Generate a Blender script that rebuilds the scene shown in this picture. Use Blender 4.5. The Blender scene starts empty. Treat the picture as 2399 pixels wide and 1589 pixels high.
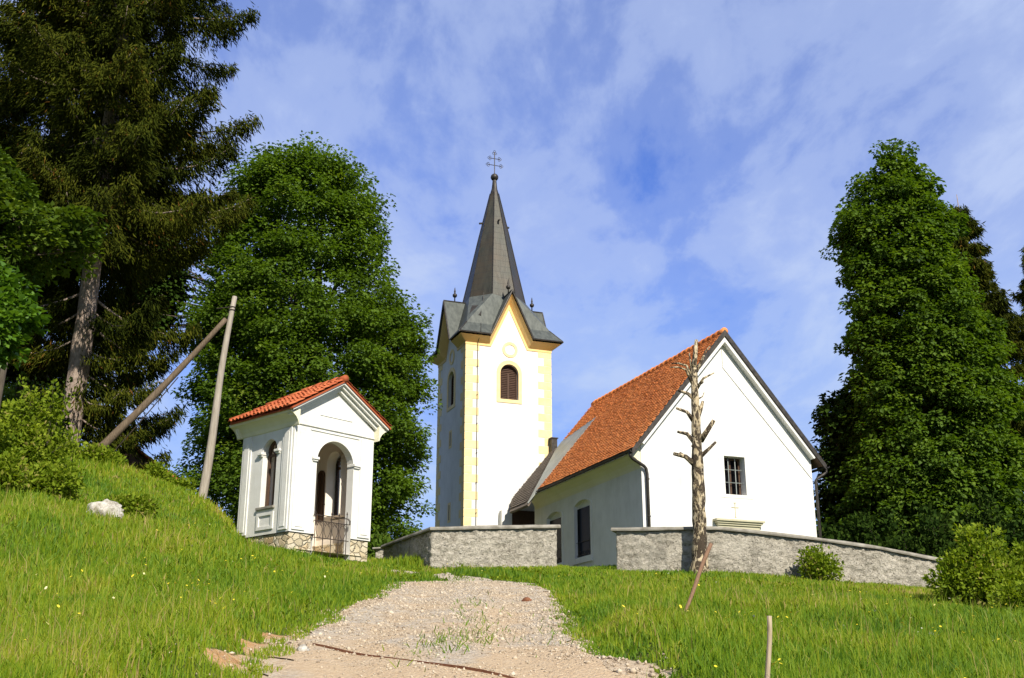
import bpy, bmesh, math, random
import numpy as np
from mathutils import Vector, Matrix, noise as mnoise
random.seed(7); rng = np.random.default_rng(11)
R = math.radians
COL = bpy.context.scene.collection
# ------------------------------------------------------------------ camera model (photo pixels, 2399 x 1589)
F, CX, CY, PITCH = 2605., 1199.5, 794.5, R(17.817)
cP, sP = math.cos(PITCH), math.sin(PITCH)
KD = 2399 / 2367.
def ray(px, py):
    u = CY - py
    return np.array([px - CX, F*cP - u*sP, F*sP + u*cP])
def at(px, py, Y):
    r = ray(px, py); return r * (Y / r[1])
def atD(px, py, Y): return at(px*KD, py*KD, Y)
# ------------------------------------------------------------------ scene, camera, light
sc = bpy.context.scene
cam = bpy.data.cameras.new('camera'); cam.sensor_width = 36; cam.lens = 36*F/2399; cam.clip_start = .1; cam.clip_end = 9000
co = bpy.data.objects.new('camera', cam); COL.objects.link(co); co.rotation_euler = (math.pi/2 + PITCH, 0, 0); sc.camera = co
SUN_AZ, SUN_EL = R(25), R(37)          # azimuth measured from straight behind the camera towards the right
Lh = np.array([math.sin(SUN_AZ), -math.cos(SUN_AZ)])
Ldir = Vector((Lh[0]*math.cos(SUN_EL), Lh[1]*math.cos(SUN_EL), math.sin(SUN_EL)))
sl = bpy.data.lights.new('sun', 'SUN'); sl.energy = 5.0; sl.angle = R(.5); sl.color = (1, .93, .80)
so = bpy.data.objects.new('sun', sl); COL.objects.link(so); so.rotation_euler = Ldir.to_track_quat('Z', 'Y').to_euler(); so.location = (20, -30, 40)
sc.view_settings.view_transform = 'Standard'; sc.view_settings.look = 'None'; sc.view_settings.gamma = 1; sc.view_settings.exposure = .45
sc.cycles.max_bounces = 6; sc.cycles.transparent_max_bounces = 4; sc.cycles.use_denoising = True
# ------------------------------------------------------------------ node helpers
class NT:
    def __init__(s, tree): s.t = tree; s.n = tree.nodes; s.l = tree.links
    def add(s, typ, **kw):
        n = s.n.new(typ)
        for k, v in kw.items():
            if k == 'inp':
                for i, x in v.items():
                    if hasattr(x, 'is_output'): s.l.new(x, n.inputs[i])
                    else: n.inputs[i].default_value = x
            else: setattr(n, k, v)
        return n
    def math(s, op, a, b=0., clamp=False): return s.add('ShaderNodeMath', operation=op, use_clamp=clamp, inp={0: a, 1: b}).outputs[0]
    def noise(s, vec, scale, detail=4, rough=.55, dist=0):
        return s.add('ShaderNodeTexNoise', inp={'Vector': vec, 'Scale': scale, 'Detail': detail, 'Roughness': rough, 'Distortion': dist}).outputs[0]
    def ramp(s, fac, stops, interp='LINEAR'):
        n = s.add('ShaderNodeValToRGB', inp={0: fac}); cr = n.color_ramp; cr.interpolation = interp
        while len(cr.elements) < len(stops): cr.elements.new(.5)
        for e, (p, c) in zip(cr.elements, stops):
            e.position = p; e.color = (c, c, c, 1) if isinstance(c, (int, float)) else (*c, 1)
        return n.outputs[0]
    def mix(s, fac, a, b, mode='MIX'):
        n = s.add('ShaderNodeMix', data_type='RGBA', blend_type=mode, clamp_factor=True)
        for i, x in ((0, fac), (6, a), (7, b)):
            if hasattr(x, 'is_output'): s.l.new(x, n.inputs[i])
            elif i == 0: n.inputs[0].default_value = x
            else: n.inputs[i].default_value = (*x, 1) if len(x) == 3 else x
        return n.outputs[2]
    def mapping(s, vec, scale=(1, 1, 1), loc=(0, 0, 0), rot=(0, 0, 0)):
        return s.add('ShaderNodeMapping', inp={'Vector': vec, 'Scale': scale, 'Location': loc, 'Rotation': rot}).outputs[0]
def new_mat(name):
    m = bpy.data.materials.new(name); m.use_nodes = True; t = NT(m.node_tree); t.n.clear()
    out = t.add('ShaderNodeOutputMaterial'); p = t.add('ShaderNodeBsdfPrincipled'); t.l.new(p.outputs[0], out.inputs[0])
    return m, t, p, out
def setp(t, p, col=None, rough=.8, metal=0, bump=None, bstr=.3, bdist=.02, spec=.3):
    if col is not None:
        if hasattr(col, 'is_output'): t.l.new(col, p.inputs['Base Color'])
        else: p.inputs['Base Color'].default_value = (*col, 1)
    if hasattr(rough, 'is_output'): t.l.new(rough, p.inputs['Roughness'])
    else: p.inputs['Roughness'].default_value = rough
    p.inputs['Metallic'].default_value = metal; p.inputs['Specular IOR Level'].default_value = spec
    if bump is not None:
        b = t.add('ShaderNodeBump', inp={'Strength': bstr, 'Distance': bdist, 'Height': bump}); t.l.new(b.outputs[0], p.inputs['Normal'])
def objco(t): return t.add('ShaderNodeTexCoord').outputs['Object']
M = {}
def plaster(name, c1, c2, rough=.9, sc_=1.2):
    m, t, p, o = new_mat(name); v = objco(t)
    n1 = t.noise(v, sc_, 6, .6); n2 = t.noise(v, 60, 3, .6)
    st = t.noise(t.mapping(v, (2.2, 2.2, .25)), 1.5, 5, .65)
    f = t.math('MULTIPLY', t.ramp(n1, [(.4, 0), (.75, 1)]), .6); f2 = t.math('MULTIPLY', t.ramp(st, [(.5, 0), (.8, 1)]), .5)
    c = t.mix(t.math('ADD', f, f2, True), c1, c2)
    hh = t.math('ADD', n2, t.math('MULTIPLY', t.noise(v, 9, 4, .6), 1.6))
    setp(t, p, c, rough, bump=hh, bstr=.25, bdist=.012); M[name] = m
plaster('white_plaster', (.74, .73, .70), (.56, .55, .51))
plaster('chapel_plaster', (.73, .72, .68), (.56, .55, .49))
plaster('ochre_plaster', (.80, .57, .25), (.70, .48, .18))
plaster('inner_plaster', (.78, .71, .62), (.68, .60, .50))
plaster('bounce_tint_plaster', (.74, .71, .53), (.66, .62, .43))  # for the eave coves: warm bounced light is put into the colour
plaster('pale_stone', (.50, .47, .34), (.36, .33, .21))
def quoin():
    m, t, p, o = new_mat('quoin_paint'); v = objco(t)
    n = t.noise(v, 3, 5, .6)
    setp(t, p, t.mix(t.ramp(n, [(.35, 0), (.7, 1)]), (.83, .67, .37), (.81, .61, .28)), .9, bump=t.noise(v, 50, 3), bstr=.2, bdist=.01); M['quoin_paint'] = m
quoin()
def spire_mat():
    m, t, p, o = new_mat('sheet_metal'); v = objco(t)
    z = t.add('ShaderNodeSeparateXYZ', inp={0: v}).outputs[2]
    wob = t.noise(v, 1.5, 2)
    fr = t.math('FRACT', t.math('MULTIPLY', t.math('ADD', z, t.math('MULTIPLY', wob, .06)), 3.1))
    seam = t.ramp(fr, [(0, 1), (.05, 1), (.11, 0), (1, 0)])
    st = t.noise(t.mapping(v, (3, 3, .35)), 1.6, 6, .65); n2 = t.noise(v, .9, 4)
    c = t.mix(t.ramp(st, [(.3, 0), (.72, 1)]), (.024, .025, .020), (.060, .060, .045))
    c = t.mix(t.ramp(n2, [(.42, 0), (.65, 1)]), c, (.055, .044, .030))
    c = t.mix(t.math('MULTIPLY', seam, .55), c, (.025, .026, .024))
    setp(t, p, c, t.math('ADD', t.math('MULTIPLY', st, .25), .38), metal=.2, bump=t.math('ADD', t.math('MULTIPLY', fr, .5), st), bstr=.35, bdist=.03, spec=.4); M['sheet_metal'] = m
spire_mat()
def simple(name, c1, c2, scale, rough=.8, metal=0, stretch=(1, 1, 1), bstr=.3, bdist=.01, lo=.35, hi=.7, spec=.3):
    m, t, p, o = new_mat(name); v = t.mapping(objco(t), stretch); n = t.noise(v, scale, 6, .62)
    setp(t, p, t.mix(t.ramp(n, [(lo, 0), (hi, 1)]), c1, c2), rough, metal, n, bstr, bdist, spec); M[name] = m
simple('dark_metal', (.032, .029, .027), (.075, .066, .056), 7, .5, .5)
simple('zinc', (.20, .22, .21), (.32, .34, .32), 3, .45, .5, (1, 1, .4))
simple('old_shingle', (.10, .078, .062), (.20, .165, .135), 5, .85, 0, (.5, 6, 1), .6, .03)
simple('skirt_metal', (.060, .068, .062), (.115, .125, .112), 3, .5, .2, (2, 2, .5))
simple('iron', (.03, .028, .027), (.085, .06, .045), 14, .6, .4)
simple('rust', (.15, .055, .025), (.24, .11, .055), 20, .85, .1)
simple('brown_wood', (.055, .03, .018), (.10, .055, .03), 6, .6, 0, (6, 6, .7))
simple('louvre_wood', (.055, .03, .02), (.10, .055, .036), 8, .7, 0, (1, 1, 5))
simple('pole_wood', (.24, .205, .165), (.40, .36, .30), 4, .85, 0, (9, 9, .5), .6, .02)
simple('brace_wood', (.085, .06, .038), (.18, .135, .09), 4, .85, 0, (9, 9, .5), .6, .02)
simple('stake_wood', (.15, .085, .05), (.26, .155, .095), 6, .85, 0, (12, 12, .8), .5, .01)
simple('pale_stake', (.30, .235, .15), (.48, .40, .28), 6, .85, 0, (12, 12, .8), .5, .01)
simple('spruce_bark', (.20, .15, .118), (.40, .32, .265), 6, .95, 0, (2.5, 2.5, 1), 1, .05)
simple('leafy_bark', (.06, .048, .036), (.12, .10, .075), 5, .95, 0, (3, 3, .6), .8, .03)
simple('cut_wood', (.33, .24, .15), (.45, .36, .26), 12, .9)
simple('coping_stone', (.17, .155, .125), (.33, .31, .265), 3.5, .95, 0, (1, 1, 1), .6, .02)
simple('red_clay', (.26, .06, .03), (.40, .11, .05), 6, .8)
def dark_glass():
    m, t, p, o = new_mat('dark_glass'); setp(t, p, (.004, .004, .005), .3, spec=.03); M['dark_glass'] = m
dark_glass()
def attr_mat(name, stops, rough=.6, trans=0., spec=.3, nscale=0, bump=0, tw=(1, 1, 1)):
    """colour from a per-leaf / per-tile value stored on the mesh"""
    m, t, p, o = new_mat(name)
    a = t.add('ShaderNodeAttribute', attribute_name='tint').outputs['Fac']
    c = t.ramp(a, stops)
    if nscale:
        n = t.noise(objco(t), nscale, 4, .6); c = t.mix(t.ramp(n, [(.35, 0), (.75, .2)]), c, tuple(x*.55 for x in stops[0][1]))
        setp(t, p, c, rough, bump=n, bstr=bump, bdist=.01, spec=spec)
    else: setp(t, p, c, rough, spec=spec)
    if trans:
        tr = t.add('ShaderNodeBsdfTranslucent'); t.l.new(t.mix(1., c, (*tw, 1), 'MULTIPLY'), tr.inputs[0])
        mx = t.add('ShaderNodeMixShader', inp={0: trans}); t.l.new(p.outputs[0], mx.inputs[1]); t.l.new(tr.outputs[0], mx.inputs[2]); t.l.new(mx.outputs[0], o.inputs[0])
    M[name] = m
attr_mat('clay_tile', [(0, (.42, .12, .034)), (.4, (.60, .19, .048)), (.7, (.70, .245, .065)), (1, (.70, .31, .12))], .8, nscale=3, bump=.3)
attr_mat('new_clay_tile', [(0, (.24, .052, .018)), (.5, (.44, .105, .035)), (1, (.54, .18, .07))], .75, nscale=2, bump=.2)
attr_mat('linden_leaf', [(0, (.046, .084, .009)), (.5, (.088, .158, .014)), (.9, (.14, .225, .022)), (1, (.18, .24, .033))], .65, .45, .2, tw=(1.3, 1.3, .5))
attr_mat('ivy_leaf', [(0, (.036, .072, .007)), (.5, (.082, .152, .011)), (1, (.155, .235, .022))], .6, .4, .22, tw=(1.3, 1.3, .5))
attr_mat('maple_leaf', [(0, (.035, .062, .008)), (.5, (.066, .115, .012)), (1, (.13, .185, .020))], .65, .35, .12, tw=(1.3, 1.3, .5))
attr_mat('young_leaf', [(0, (.05, .11, .012)), (.5, (.09, .19, .018)), (1, (.16, .27, .03))], .45, .35, .35, tw=(1.3, 1.3, .5))
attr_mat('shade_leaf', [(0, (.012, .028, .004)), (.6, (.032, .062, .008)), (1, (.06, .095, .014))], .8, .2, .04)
attr_mat('spruce_needle', [(0, (.014, .022, .003)), (.4, (.040, .052, .005)), (.8, (.085, .092, .009)), (.95, (.115, .11, .012)), (1, (.14, .07, .015))], .8, .18, .04)
attr_mat('shrub_leaf', [(0, (.085, .145, .007)), (.5, (.19, .265, .014)), (.92, (.28, .34, .03)), (1, (.32, .28, .08))], .65, .42, .15, tw=(1.2, 1.2, .4))
attr_mat('grass_blade', [(0, (.050, .125, .004)), (.35, (.118, .208, .006)), (.7, (.205, .27, .009)), (.9, (.28, .29, .02)), (1, (.36, .27, .10))], .6, .3, .25, tw=(1.2, 1.2, .4))
attr_mat('flower_petal', [(0, (.75, .58, .02)), (.75, (.80, .68, .05)), (1, (.80, .78, .60))], .6, .15)
attr_mat('gravel_stone', [(0, (.24, .185, .13)), (.4, (.42, .345, .25)), (.8, (.53, .44, .32)), (1, (.62, .54, .42))], .9, nscale=40, bump=.3)
def ground_mat():
    m, t, p, o = new_mat('meadow_soil'); v = objco(t)
    n = t.noise(v, .9, 5, .6); n2 = t.noise(v, 14, 5, .65)
    g = t.mix(t.ramp(n2, [(.35, 0), (.7, 1)]), (.055, .085, .010), (.12, .15, .022))
    g = t.mix(t.ramp(n, [(.45, 0), (.7, .6)]), g, (.14, .11, .045))
    a = t.add('ShaderNodeAttribute', attribute_name='soil').outputs['Fac']
    e = t.mix(t.ramp(t.noise(v, 5, 6, .7), [(.35, 0), (.7, 1)]), (.40, .21, .085), (.56, .36, .17))
    e = t.mix(t.ramp(n2, [(.48, 0), (.68, .75)]), e, (.54, .44, .31))
    sp_ = t.add('ShaderNodeAttribute', attribute_name='spill').outputs['Fac']; e = t.mix(sp_, e, t.mix(t.ramp(n2, [(.35, 0), (.65, 1)]), (.46, .34, .21), (.58, .48, .35)))
    setp(t, p, t.mix(t.ramp(t.math('ADD', a, t.math('MULTIPLY', t.math('SUBTRACT', n2, .5), .8)), [(.4, 0), (.6, 1)]), g, e), .95, bump=t.math('ADD', n2, t.noise(v, 40, 4, .7)), bstr=.7, bdist=.05, spec=.15); M['meadow_soil'] = m
ground_mat()
def road_mat():
    m, t, p, o = new_mat('gravel_surface'); v = objco(t)
    vor = t.add('ShaderNodeTexVoronoi', inp={'Vector': v, 'Scale': 26.}); vc = vor.outputs['Color']; vd = vor.outputs['Distance']
    vr = t.add('ShaderNodeSeparateColor', inp={0: vc}).outputs[0]
    c = t.ramp(vr, [(0, (.36, .295, .215)), (.5, (.49, .42, .32)), (.85, (.60, .52, .41)), (1, (.33, .305, .28))])
    n = t.noise(v, .7, 5, .62, .5); y = t.add('ShaderNodeSeparateXYZ', inp={0: v}).outputs[1]
    near = t.ramp(t.math('DIVIDE', t.math('SUBTRACT', 14.5, y), 5.), [(0, 0), (1, .22)])
    rut = t.add('ShaderNodeAttribute', attribute_name='rut').outputs['Fac']; sand = t.ramp(t.math('ADD', t.math('ADD', n, near), t.math('MULTIPLY', rut, .11)), [(.50, 0), (.66, 1)])
    sc2 = t.mix(t.ramp(t.noise(v, 9, 5, .7), [(.3, 0), (.7, 1)]), (.50, .34, .19), (.62, .47, .29))
    setp(t, p, t.mix(t.math('MULTIPLY', sand, .75), c, sc2), .95, bump=t.math('ADD', t.math('MULTIPLY', vd, -1.), t.noise(v, 60, 3, .7)), bstr=.8, bdist=.03, spec=.15); M['gravel_surface'] = m
road_mat()
def roughcast():
    m, t, p, o = new_mat('roughcast'); v = objco(t)
    n = t.noise(t.mapping(v, (1, 1, 1.35)), 8, 9, .72, .8); n2 = t.noise(v, 1.1, 5, .6); n3 = t.noise(t.mapping(v, (1, 1, .35)), 2.6, 5, .65)
    c = t.mix(t.ramp(n, [(.36, 0), (.6, 1)]), (.25, .222, .175), (.51, .47, .39))
    c = t.mix(t.ramp(n2, [(.42, 0), (.68, .75)]), c, (.53, .49, .41))
    c = t.mix(t.ramp(n3, [(.54, 0), (.72, .65)]), c, (.17, .155, .125))
    pit = t.noise(t.mapping(v, (1, 1, 1.5)), 17, 5, .7, 1.2); pm = t.ramp(pit, [(.33, 1), (.42, 0)]); c = t.mix(t.math('MULTIPLY', pm, .7), c, (.12, .10, .075))  # pits darkened in colour too, standing for shade in the crevices
    setp(t, p, c, .95, bump=t.math('SUBTRACT', t.math('MULTIPLY', n, 1.), pm), bstr=1., bdist=.09, spec=.15); M['roughcast'] = m
roughcast()
def rubble():
    m, t, p, o = new_mat('rubble_stone'); v = t.mapping(objco(t), (1, 1, 1.35))
    vw = t.add('ShaderNodeVectorMath', operation='ADD', inp={0: v, 1: t.mix(.12, (0, 0, 0), t.add('ShaderNodeTexNoise', inp={'Vector': v, 'Scale': 5.}).outputs[1])}).outputs[0]
    e = t.add('ShaderNodeTexVoronoi', feature='DISTANCE_TO_EDGE', inp={'Vector': vw, 'Scale': 4.2}).outputs[0]
    cc = t.add('ShaderNodeSeparateColor', inp={0: t.add('ShaderNodeTexVoronoi', inp={'Vector': vw, 'Scale': 4.2}).outputs['Color']}).outputs[0]
    c = t.ramp(cc, [(0, (.44, .31, .16)), (.4, (.56, .47, .31)), (.8, (.62, .56, .43)), (1, (.42, .36, .24))])
    n = t.noise(v, 18, 5, .65); c = t.mix(t.ramp(n, [(.4, 0), (.75, .5)]), c, (.30, .24, .15))
    c = t.mix(t.ramp(e, [(0, .5), (.012, .5), (.045, 0)]), c, (.36, .30, .21))
    setp(t, p, c, .92, bump=t.math('ADD', t.ramp(e, [(0, 0), (.1, 1)]), t.math('MULTIPLY', n, .4)), bstr=.9, bdist=.05); M['rubble_stone'] = m
rubble()
def birch():
    m, t, p, o = new_mat('birch_bark'); v = objco(t)
    n = t.noise(t.mapping(v, (5, 5, 2.2)), 1.7, 6, .68, .8); z = t.add('ShaderNodeSeparateXYZ', inp={0: v}).outputs[2]
    up = t.ramp(t.math('DIVIDE', z, 5.5), [(0, -.055), (.45, -.012), (1, .03)])
    f = t.ramp(t.math('ADD', n, up), [(.49, 0), (.54, 1)])
    w = t.mix(t.ramp(t.noise(v, 9, 4), [(.4, 0), (.7, 1)]), (.53, .44, .30), (.34, .26, .14))
    setp(t, p, t.mix(f, (.055, .04, .026), w), .9, bump=t.math('ADD', f, n), bstr=.9, bdist=.05); M['birch_bark'] = m
birch()
def boulder_mat():
    m, t, p, o = new_mat('limestone'); v = objco(t); n = t.noise(v, 7, 7, .7)
    setp(t, p, t.mix(t.ramp(n, [(.36, 0), (.62, 1)]), (.22, .19, .14), (.62, .59, .52)), .95, bump=n, bstr=1., bdist=.06); M['limestone'] = m
boulder_mat()
# ------------------------------------------------------------------ object helpers
def tag(o, label=None, cat=None, group=None, kind=None):
    if label: o['label'] = label
    if cat: o['category'] = cat
    if group: o['group'] = group
    if kind: o['kind'] = kind
    return o
def empty(name, loc=(0, 0, 0), rz=0):
    o = bpy.data.objects.new(name, None); COL.objects.link(o); o.location = loc; o.rotation_euler = (0, 0, rz); o.empty_display_size = .3
    return o
def link(name, me, mat, parent=None, smooth=False):
    o = bpy.data.objects.new(name, me); COL.objects.link(o)
    for mm in (mat if isinstance(mat, (list, tuple)) else [mat]):
        if mm: me.materials.append(M[mm])
    if parent: o.parent = parent
    if smooth: me.polygons.foreach_set('use_smooth', np.ones(len(me.polygons), bool))
    return o
class MB:
    def __init__(s): s.v = []; s.f = []; s.t = []; s.cur = .5
    def add(s, vs, fs):
        b = len(s.v); s.v += [tuple(map(float, x)) for x in vs]; s.t += [s.cur]*len(vs); s.f += [tuple(b+i for i in f) for f in fs]
    def box(s, x0, x1, y0, y1, z0, z1):
        s.add([(x0,y0,z0),(x1,y0,z0),(x1,y1,z0),(x0,y1,z0),(x0,y0,z1),(x1,y0,z1),(x1,y1,z1),(x0,y1,z1)],
              [(0,3,2,1),(4,5,6,7),(0,1,5,4),(1,2,6,5),(2,3,7,6),(3,0,4,7)])
    def fbox(s, O, U, V, N, u0, u1, v0, v1, n0, n1):
        P = lambda u, v, n: O + U*u + V*v + N*n
        s.add([P(u0,v0,n0),P(u1,v0,n0),P(u1,v1,n0),P(u0,v1,n0),P(u0,v0,n1),P(u1,v0,n1),P(u1,v1,n1),P(u0,v1,n1)],
              [(0,3,2,1),(4,5,6,7),(0,1,5,4),(1,2,6,5),(2,3,7,6),(3,0,4,7)])
    def prism(s, pts, vec):
        n = len(pts); pts = [np.array(p, float) for p in pts]; q = [p + np.array(vec, float) for p in pts]
        s.add(pts + q, [tuple(range(n-1, -1, -1)), tuple(range(n, 2*n))] + [(i, (i+1) % n, n+(i+1) % n, n+i) for i in range(n)])
    def tube(s, pts, rad, n=8, cap=True, wob=0.):
        pts = [Vector(p) for p in pts]; rad = rad if isinstance(rad, (list, tuple)) else [rad]*len(pts)
        rings = []; up = None
        for i, p in enumerate(pts):
            d = (pts[min(i+1, len(pts)-1)] - pts[max(i-1, 0)]).normalized()
            if up is None: up = d.orthogonal().normalized()
            else: up = (up - d*up.dot(d)).normalized()
            w = d.cross(up)
            rings.append([p + (up*math.cos(a) + w*math.sin(a))*rad[i]*(1 + (wob*mnoise.noise(p*3 + Vector((math.cos(a), math.sin(a), 0))*1.5) if wob else 0)) for a in (2*math.pi*k/n for k in range(n))])
        vs = [v for r in rings for v in r]; fs = [(i*n+k, i*n+(k+1) % n, (i+1)*n+(k+1) % n, (i+1)*n+k) for i in range(len(pts)-1) for k in range(n)]
        if cap: fs += [tuple(range(n-1, -1, -1)), tuple((len(pts)-1)*n+k for k in range(n))]
        s.add(vs, fs)
    def lathe(s, c, prof, n=12):
        vs = [(c[0]+r*math.cos(2*math.pi*k/n), c[1]+r*math.sin(2*math.pi*k/n), c[2]+z) for r, z in prof for k in range(n)]
        fs = [(i*n+k, i*n+(k+1) % n, (i+1)*n+(k+1) % n, (i+1)*n+k) for i in range(len(prof)-1) for k in range(n)]
        fs += [tuple(range(n-1, -1, -1)), tuple((len(prof)-1)*n+k for k in range(n))]
        s.add(vs, fs)
    def mesh(s, name):
        me = bpy.data.meshes.new(name); me.from_pydata(s.v, [], s.f); me.update()
        a = me.attributes.new('tint', 'FLOAT', 'POINT'); a.data.foreach_set('value', np.array(s.t, np.float32))
        return me
    def build(s, name, mat, parent=None, smooth=False, bevel=0, fixn=True):
        me = s.mesh(name)
        if fixn:
            bm = bmesh.new(); bm.from_mesh(me); bmesh.ops.recalc_face_normals(bm, faces=bm.faces); bm.to_mesh(me); bm.free()
        o = link(name, me, mat, parent, smooth)
        if bevel:
            b = o.modifiers.new('bevel', 'BEVEL'); b.width = bevel; b.segments = 2; b.limit_method = 'ANGLE'; b.angle_limit = R(40)
        return o
def np_mesh(name, V, faces, mat, parent=None, tint=None, smooth=False, extra=None):
    """V (n,3); faces: list of (k,m) index arrays"""
    me = bpy.data.meshes.new(name); me.vertices.add(len(V)); me.vertices.foreach_set('co', np.ascontiguousarray(V, np.float32).ravel())
    tot = sum(f.size for f in faces); me.loops.add(tot); me.loops.foreach_set('vertex_index', np.concatenate([f.ravel() for f in faces]).astype(np.int32))
    st = []; b = 0
    for f in faces: st.append(b + np.arange(len(f))*f.shape[1]); b += f.size
    st = np.concatenate(st).astype(np.int32); me.polygons.add(len(st)); me.polygons.foreach_set('loop_start', st)
    me.update(calc_edges=True)
    for nm, arr in ([('tint', tint)] if tint is not None else []) + list((extra or {}).items()):
        a = me.attributes.new(nm, 'FLOAT', 'POINT'); a.data.foreach_set('value', np.ascontiguousarray(arr, np.float32))
    return link(name, me, mat, parent, smooth)
def arch_pts(u0, u1, v0, vs, rise=None, n=14):
    """closed loop: straight jambs from v0 up to vs, then an arc of the given rise"""
    w = (u1-u0)/2; c = (u0+u1)/2; rise = w if rise is None else rise
    if rise >= w*.999: arc = [(c + w*math.cos(a), vs + rise*math.sin(a)) for a in np.linspace(0, math.pi, n+1)]
    else:
        rr = (w*w + rise*rise)/(2*rise); a0 = math.asin(w/rr); arc = [(c + rr*math.sin(a), vs + rise - rr + rr*math.cos(a)) for a in np.linspace(a0, -a0, n+1)]
    return [(u0, v0), (u1, v0)] + arc
def panel(mb, O, U, V, N, outline, holes=(), depth=.3, depths=None):
    """flat wall face with holes and their reveals; N points outward"""
    bm = bmesh.new(); es = []
    for lp in [outline] + list(holes):
        vs = [bm.verts.new((u, v, 0)) for u, v in lp]
        es += [bm.edges.new((vs[i], vs[(i+1) % len(vs)])) for i in range(len(vs))]
    bmesh.ops.triangle_fill(bm, use_beauty=True, use_dissolve=False, edges=es, normal=(0, 0, 1))
    bm.verts.index_update(); vs = [O + U*v.co.x + V*v.co.y for v in bm.verts]
    mb.add(vs, [tuple(v.index for v in f.verts) for f in bm.faces]); bm.free()
    for i, lp in enumerate(holes):
        dp = depths[i] if depths else depth; n = len(lp)
        a = [O + U*u + V*v for u, v in lp]; b = [p - N*dp for p in a]
        mb.add(a + b, [(k, n+k, n+(k+1) % n, (k+1) % n) for k in range(n)])
def ring(mb, O, U, V, N, outer, inner, n0, n1):
    """flat band between two loops of equal length, raised from n0 to n1"""
    n = len(outer); P = lambda q, h: O + U*q[0] + V*q[1] + N*h
    vs = [P(q, n1) for q in outer] + [P(q, n1) for q in inner] + [P(q, n0) for q in outer] + [P(q, n0) for q in inner]
    fs = []
    for k in range(n):
        j = (k+1) % n; fs += [(k, j, n+j, n+k), (2*n+k, 2*n+j, j, k), (n+k, n+j, 3*n+j, 3*n+k)]
    mb.add(vs, fs)
def fill(mb, O, U, V, N, lp, h):
    mb.add([O + U*u + V*v + N*h for u, v in lp], [tuple(range(len(lp)))])
A3 = lambda *x: np.array(x, float)
EX, EY, EZ = A3(1, 0, 0), A3(0, 1, 0), A3(0, 0, 1)
# ------------------------------------------------------------------ sky
w = bpy.data.worlds.new('World'); sc.world = w; w.use_nodes = True; t = NT(w.node_tree); t.n.clear()
out = t.add('ShaderNodeOutputWorld'); bg = t.add('ShaderNodeBackground'); t.l.new(bg.outputs[0], out.inputs[0])
sky = t.add('ShaderNodeTexSky', sky_type='NISHITA', sun_disc=False, sun_elevation=SUN_EL, sun_rotation=math.atan2(Ldir.x, Ldir.y), air_density=1.0, dust_density=.4, ozone_density=2.2, altitude=700)
d = t.add('ShaderNodeTexCoord').outputs['Generated']; xyz = t.add('ShaderNodeSeparateXYZ', inp={0: d})
den = t.math('ADD', xyz.outputs[2], .12)
pv = t.add('ShaderNodeCombineXYZ', inp={0: t.math('DIVIDE', xyz.outputs[0], den), 1: t.math('DIVIDE', xyz.outputs[1], den), 2: 0.}).outputs[0]
big = t.noise(t.mapping(pv, (1.0, .62, 1), (-6.581, 6.254, 0), (0, 0, R(30))), 1.35, 3, .5, .35)
mid = t.noise(t.mapping(pv, (1.0, .5, 1), (4.748, -4.409, 0), (0, 0, R(35))), 4.2, 7, .58, .3)
fine = t.noise(t.mapping(pv, (1.0, .55, 1), (0, 0, 0), (0, 0, R(-25))), 15, 6, .6, .25)
cl = t.math('ADD', t.math('ADD', t.math('MULTIPLY', big, .52), t.math('MULTIPLY', mid, .52)), t.math('MULTIPLY', fine, .13))
cov = t.ramp(cl, [(.405, .10), (.50, .36), (.58, .66), (.70, .96)], 'EASE')
rear_fill = t.ramp(t.math('ADD', t.math('MULTIPLY', xyz.outputs[1], -.5), .5), [(.35, 0), (.62, .75)], 'EASE')     # unseen neutral cloud added behind the camera as fill light
cov = t.math('MAXIMUM', t.math('MULTIPLY', cov, .96), t.math('MULTIPLY', rear_fill, t.ramp(cl, [(.38, .35), (.55, 1)])))
hz_f = t.ramp(xyz.outputs[2], [(0, .5), (.16, .70), (.34, .96), (.5, 1)])
blue = t.mix(1., t.mix(1., sky.outputs[0], (.42, .74, 1.52), 'MULTIPLY'), hz_f, 'MULTIPLY')
cloud = t.mix(rear_fill, (3.9, 4.7, 6.8), (2.6, 2.6, 2.6))
low = t.ramp(xyz.outputs[2], [(.0, .75), (.12, .48), (.26, .16), (.40, 0)], 'EASE')
t.l.new(t.mix(low, t.mix(cov, blue, cloud), (3.0, 4.75, 7.6)), bg.inputs[0]); bg.inputs[1].default_value = .10
# ------------------------------------------------------------------ terrain
anch = []
def aD(px, py, Y): anch.append(atD(px, py, Y))
for q in [(1020,1568,10),(1060,1450,14.5),(1080,1400,18),(1085,1352,22.5),(1000,1324,26),(700,1560,10.2),(1400,1560,10.2),(780,1440,15),(1320,1450,14.8),
          (1010,1314,31),(1140,1314,31.6),(1275,1314,32.2),(1432,1324,32.4),(1620,1326,31.8),(1900,1345,32.3),(2185,1370,33),
          (668,1276,30),(853,1305,31.9),(555,1250,31.5),(760,1296,30.8),(0,1200,20),(0,1568,10),(300,1300,20),(330,1560,10),(850,1345,24),(600,1405,16),(250,1400,15),(450,1230,25.5),
          (480,1182,32.3),(530,1200,31.6),(200,1075,31.5),(300,1092,32),(390,1128,32.4),(0,1055,30.5),(235,1195,25),(0,1120,26),(2300,1600,10),(2340,1440,17),(1900,1450,16.5),(1750,1600,10),(1700,1400,20),(1500,1352,27),(2050,1400,25),(2367,1446,23),
          (905,1300,34.5),(930,1342,24.5),(960,1333,26.5),(905,1329,28),(1140,1323,29.3),(1275,1326,29.5),(1500,1341,29.3),(1700,1348,29.2),(760,1314,28.5),(853,1325,28.5),(668,1296,28),(1010,1326,28.8),(580,1275,28.5),(-300,1100,27),(-300,1250,18),(2600,1500,15),(2600,1420,26)]: aD(*q)
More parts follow.
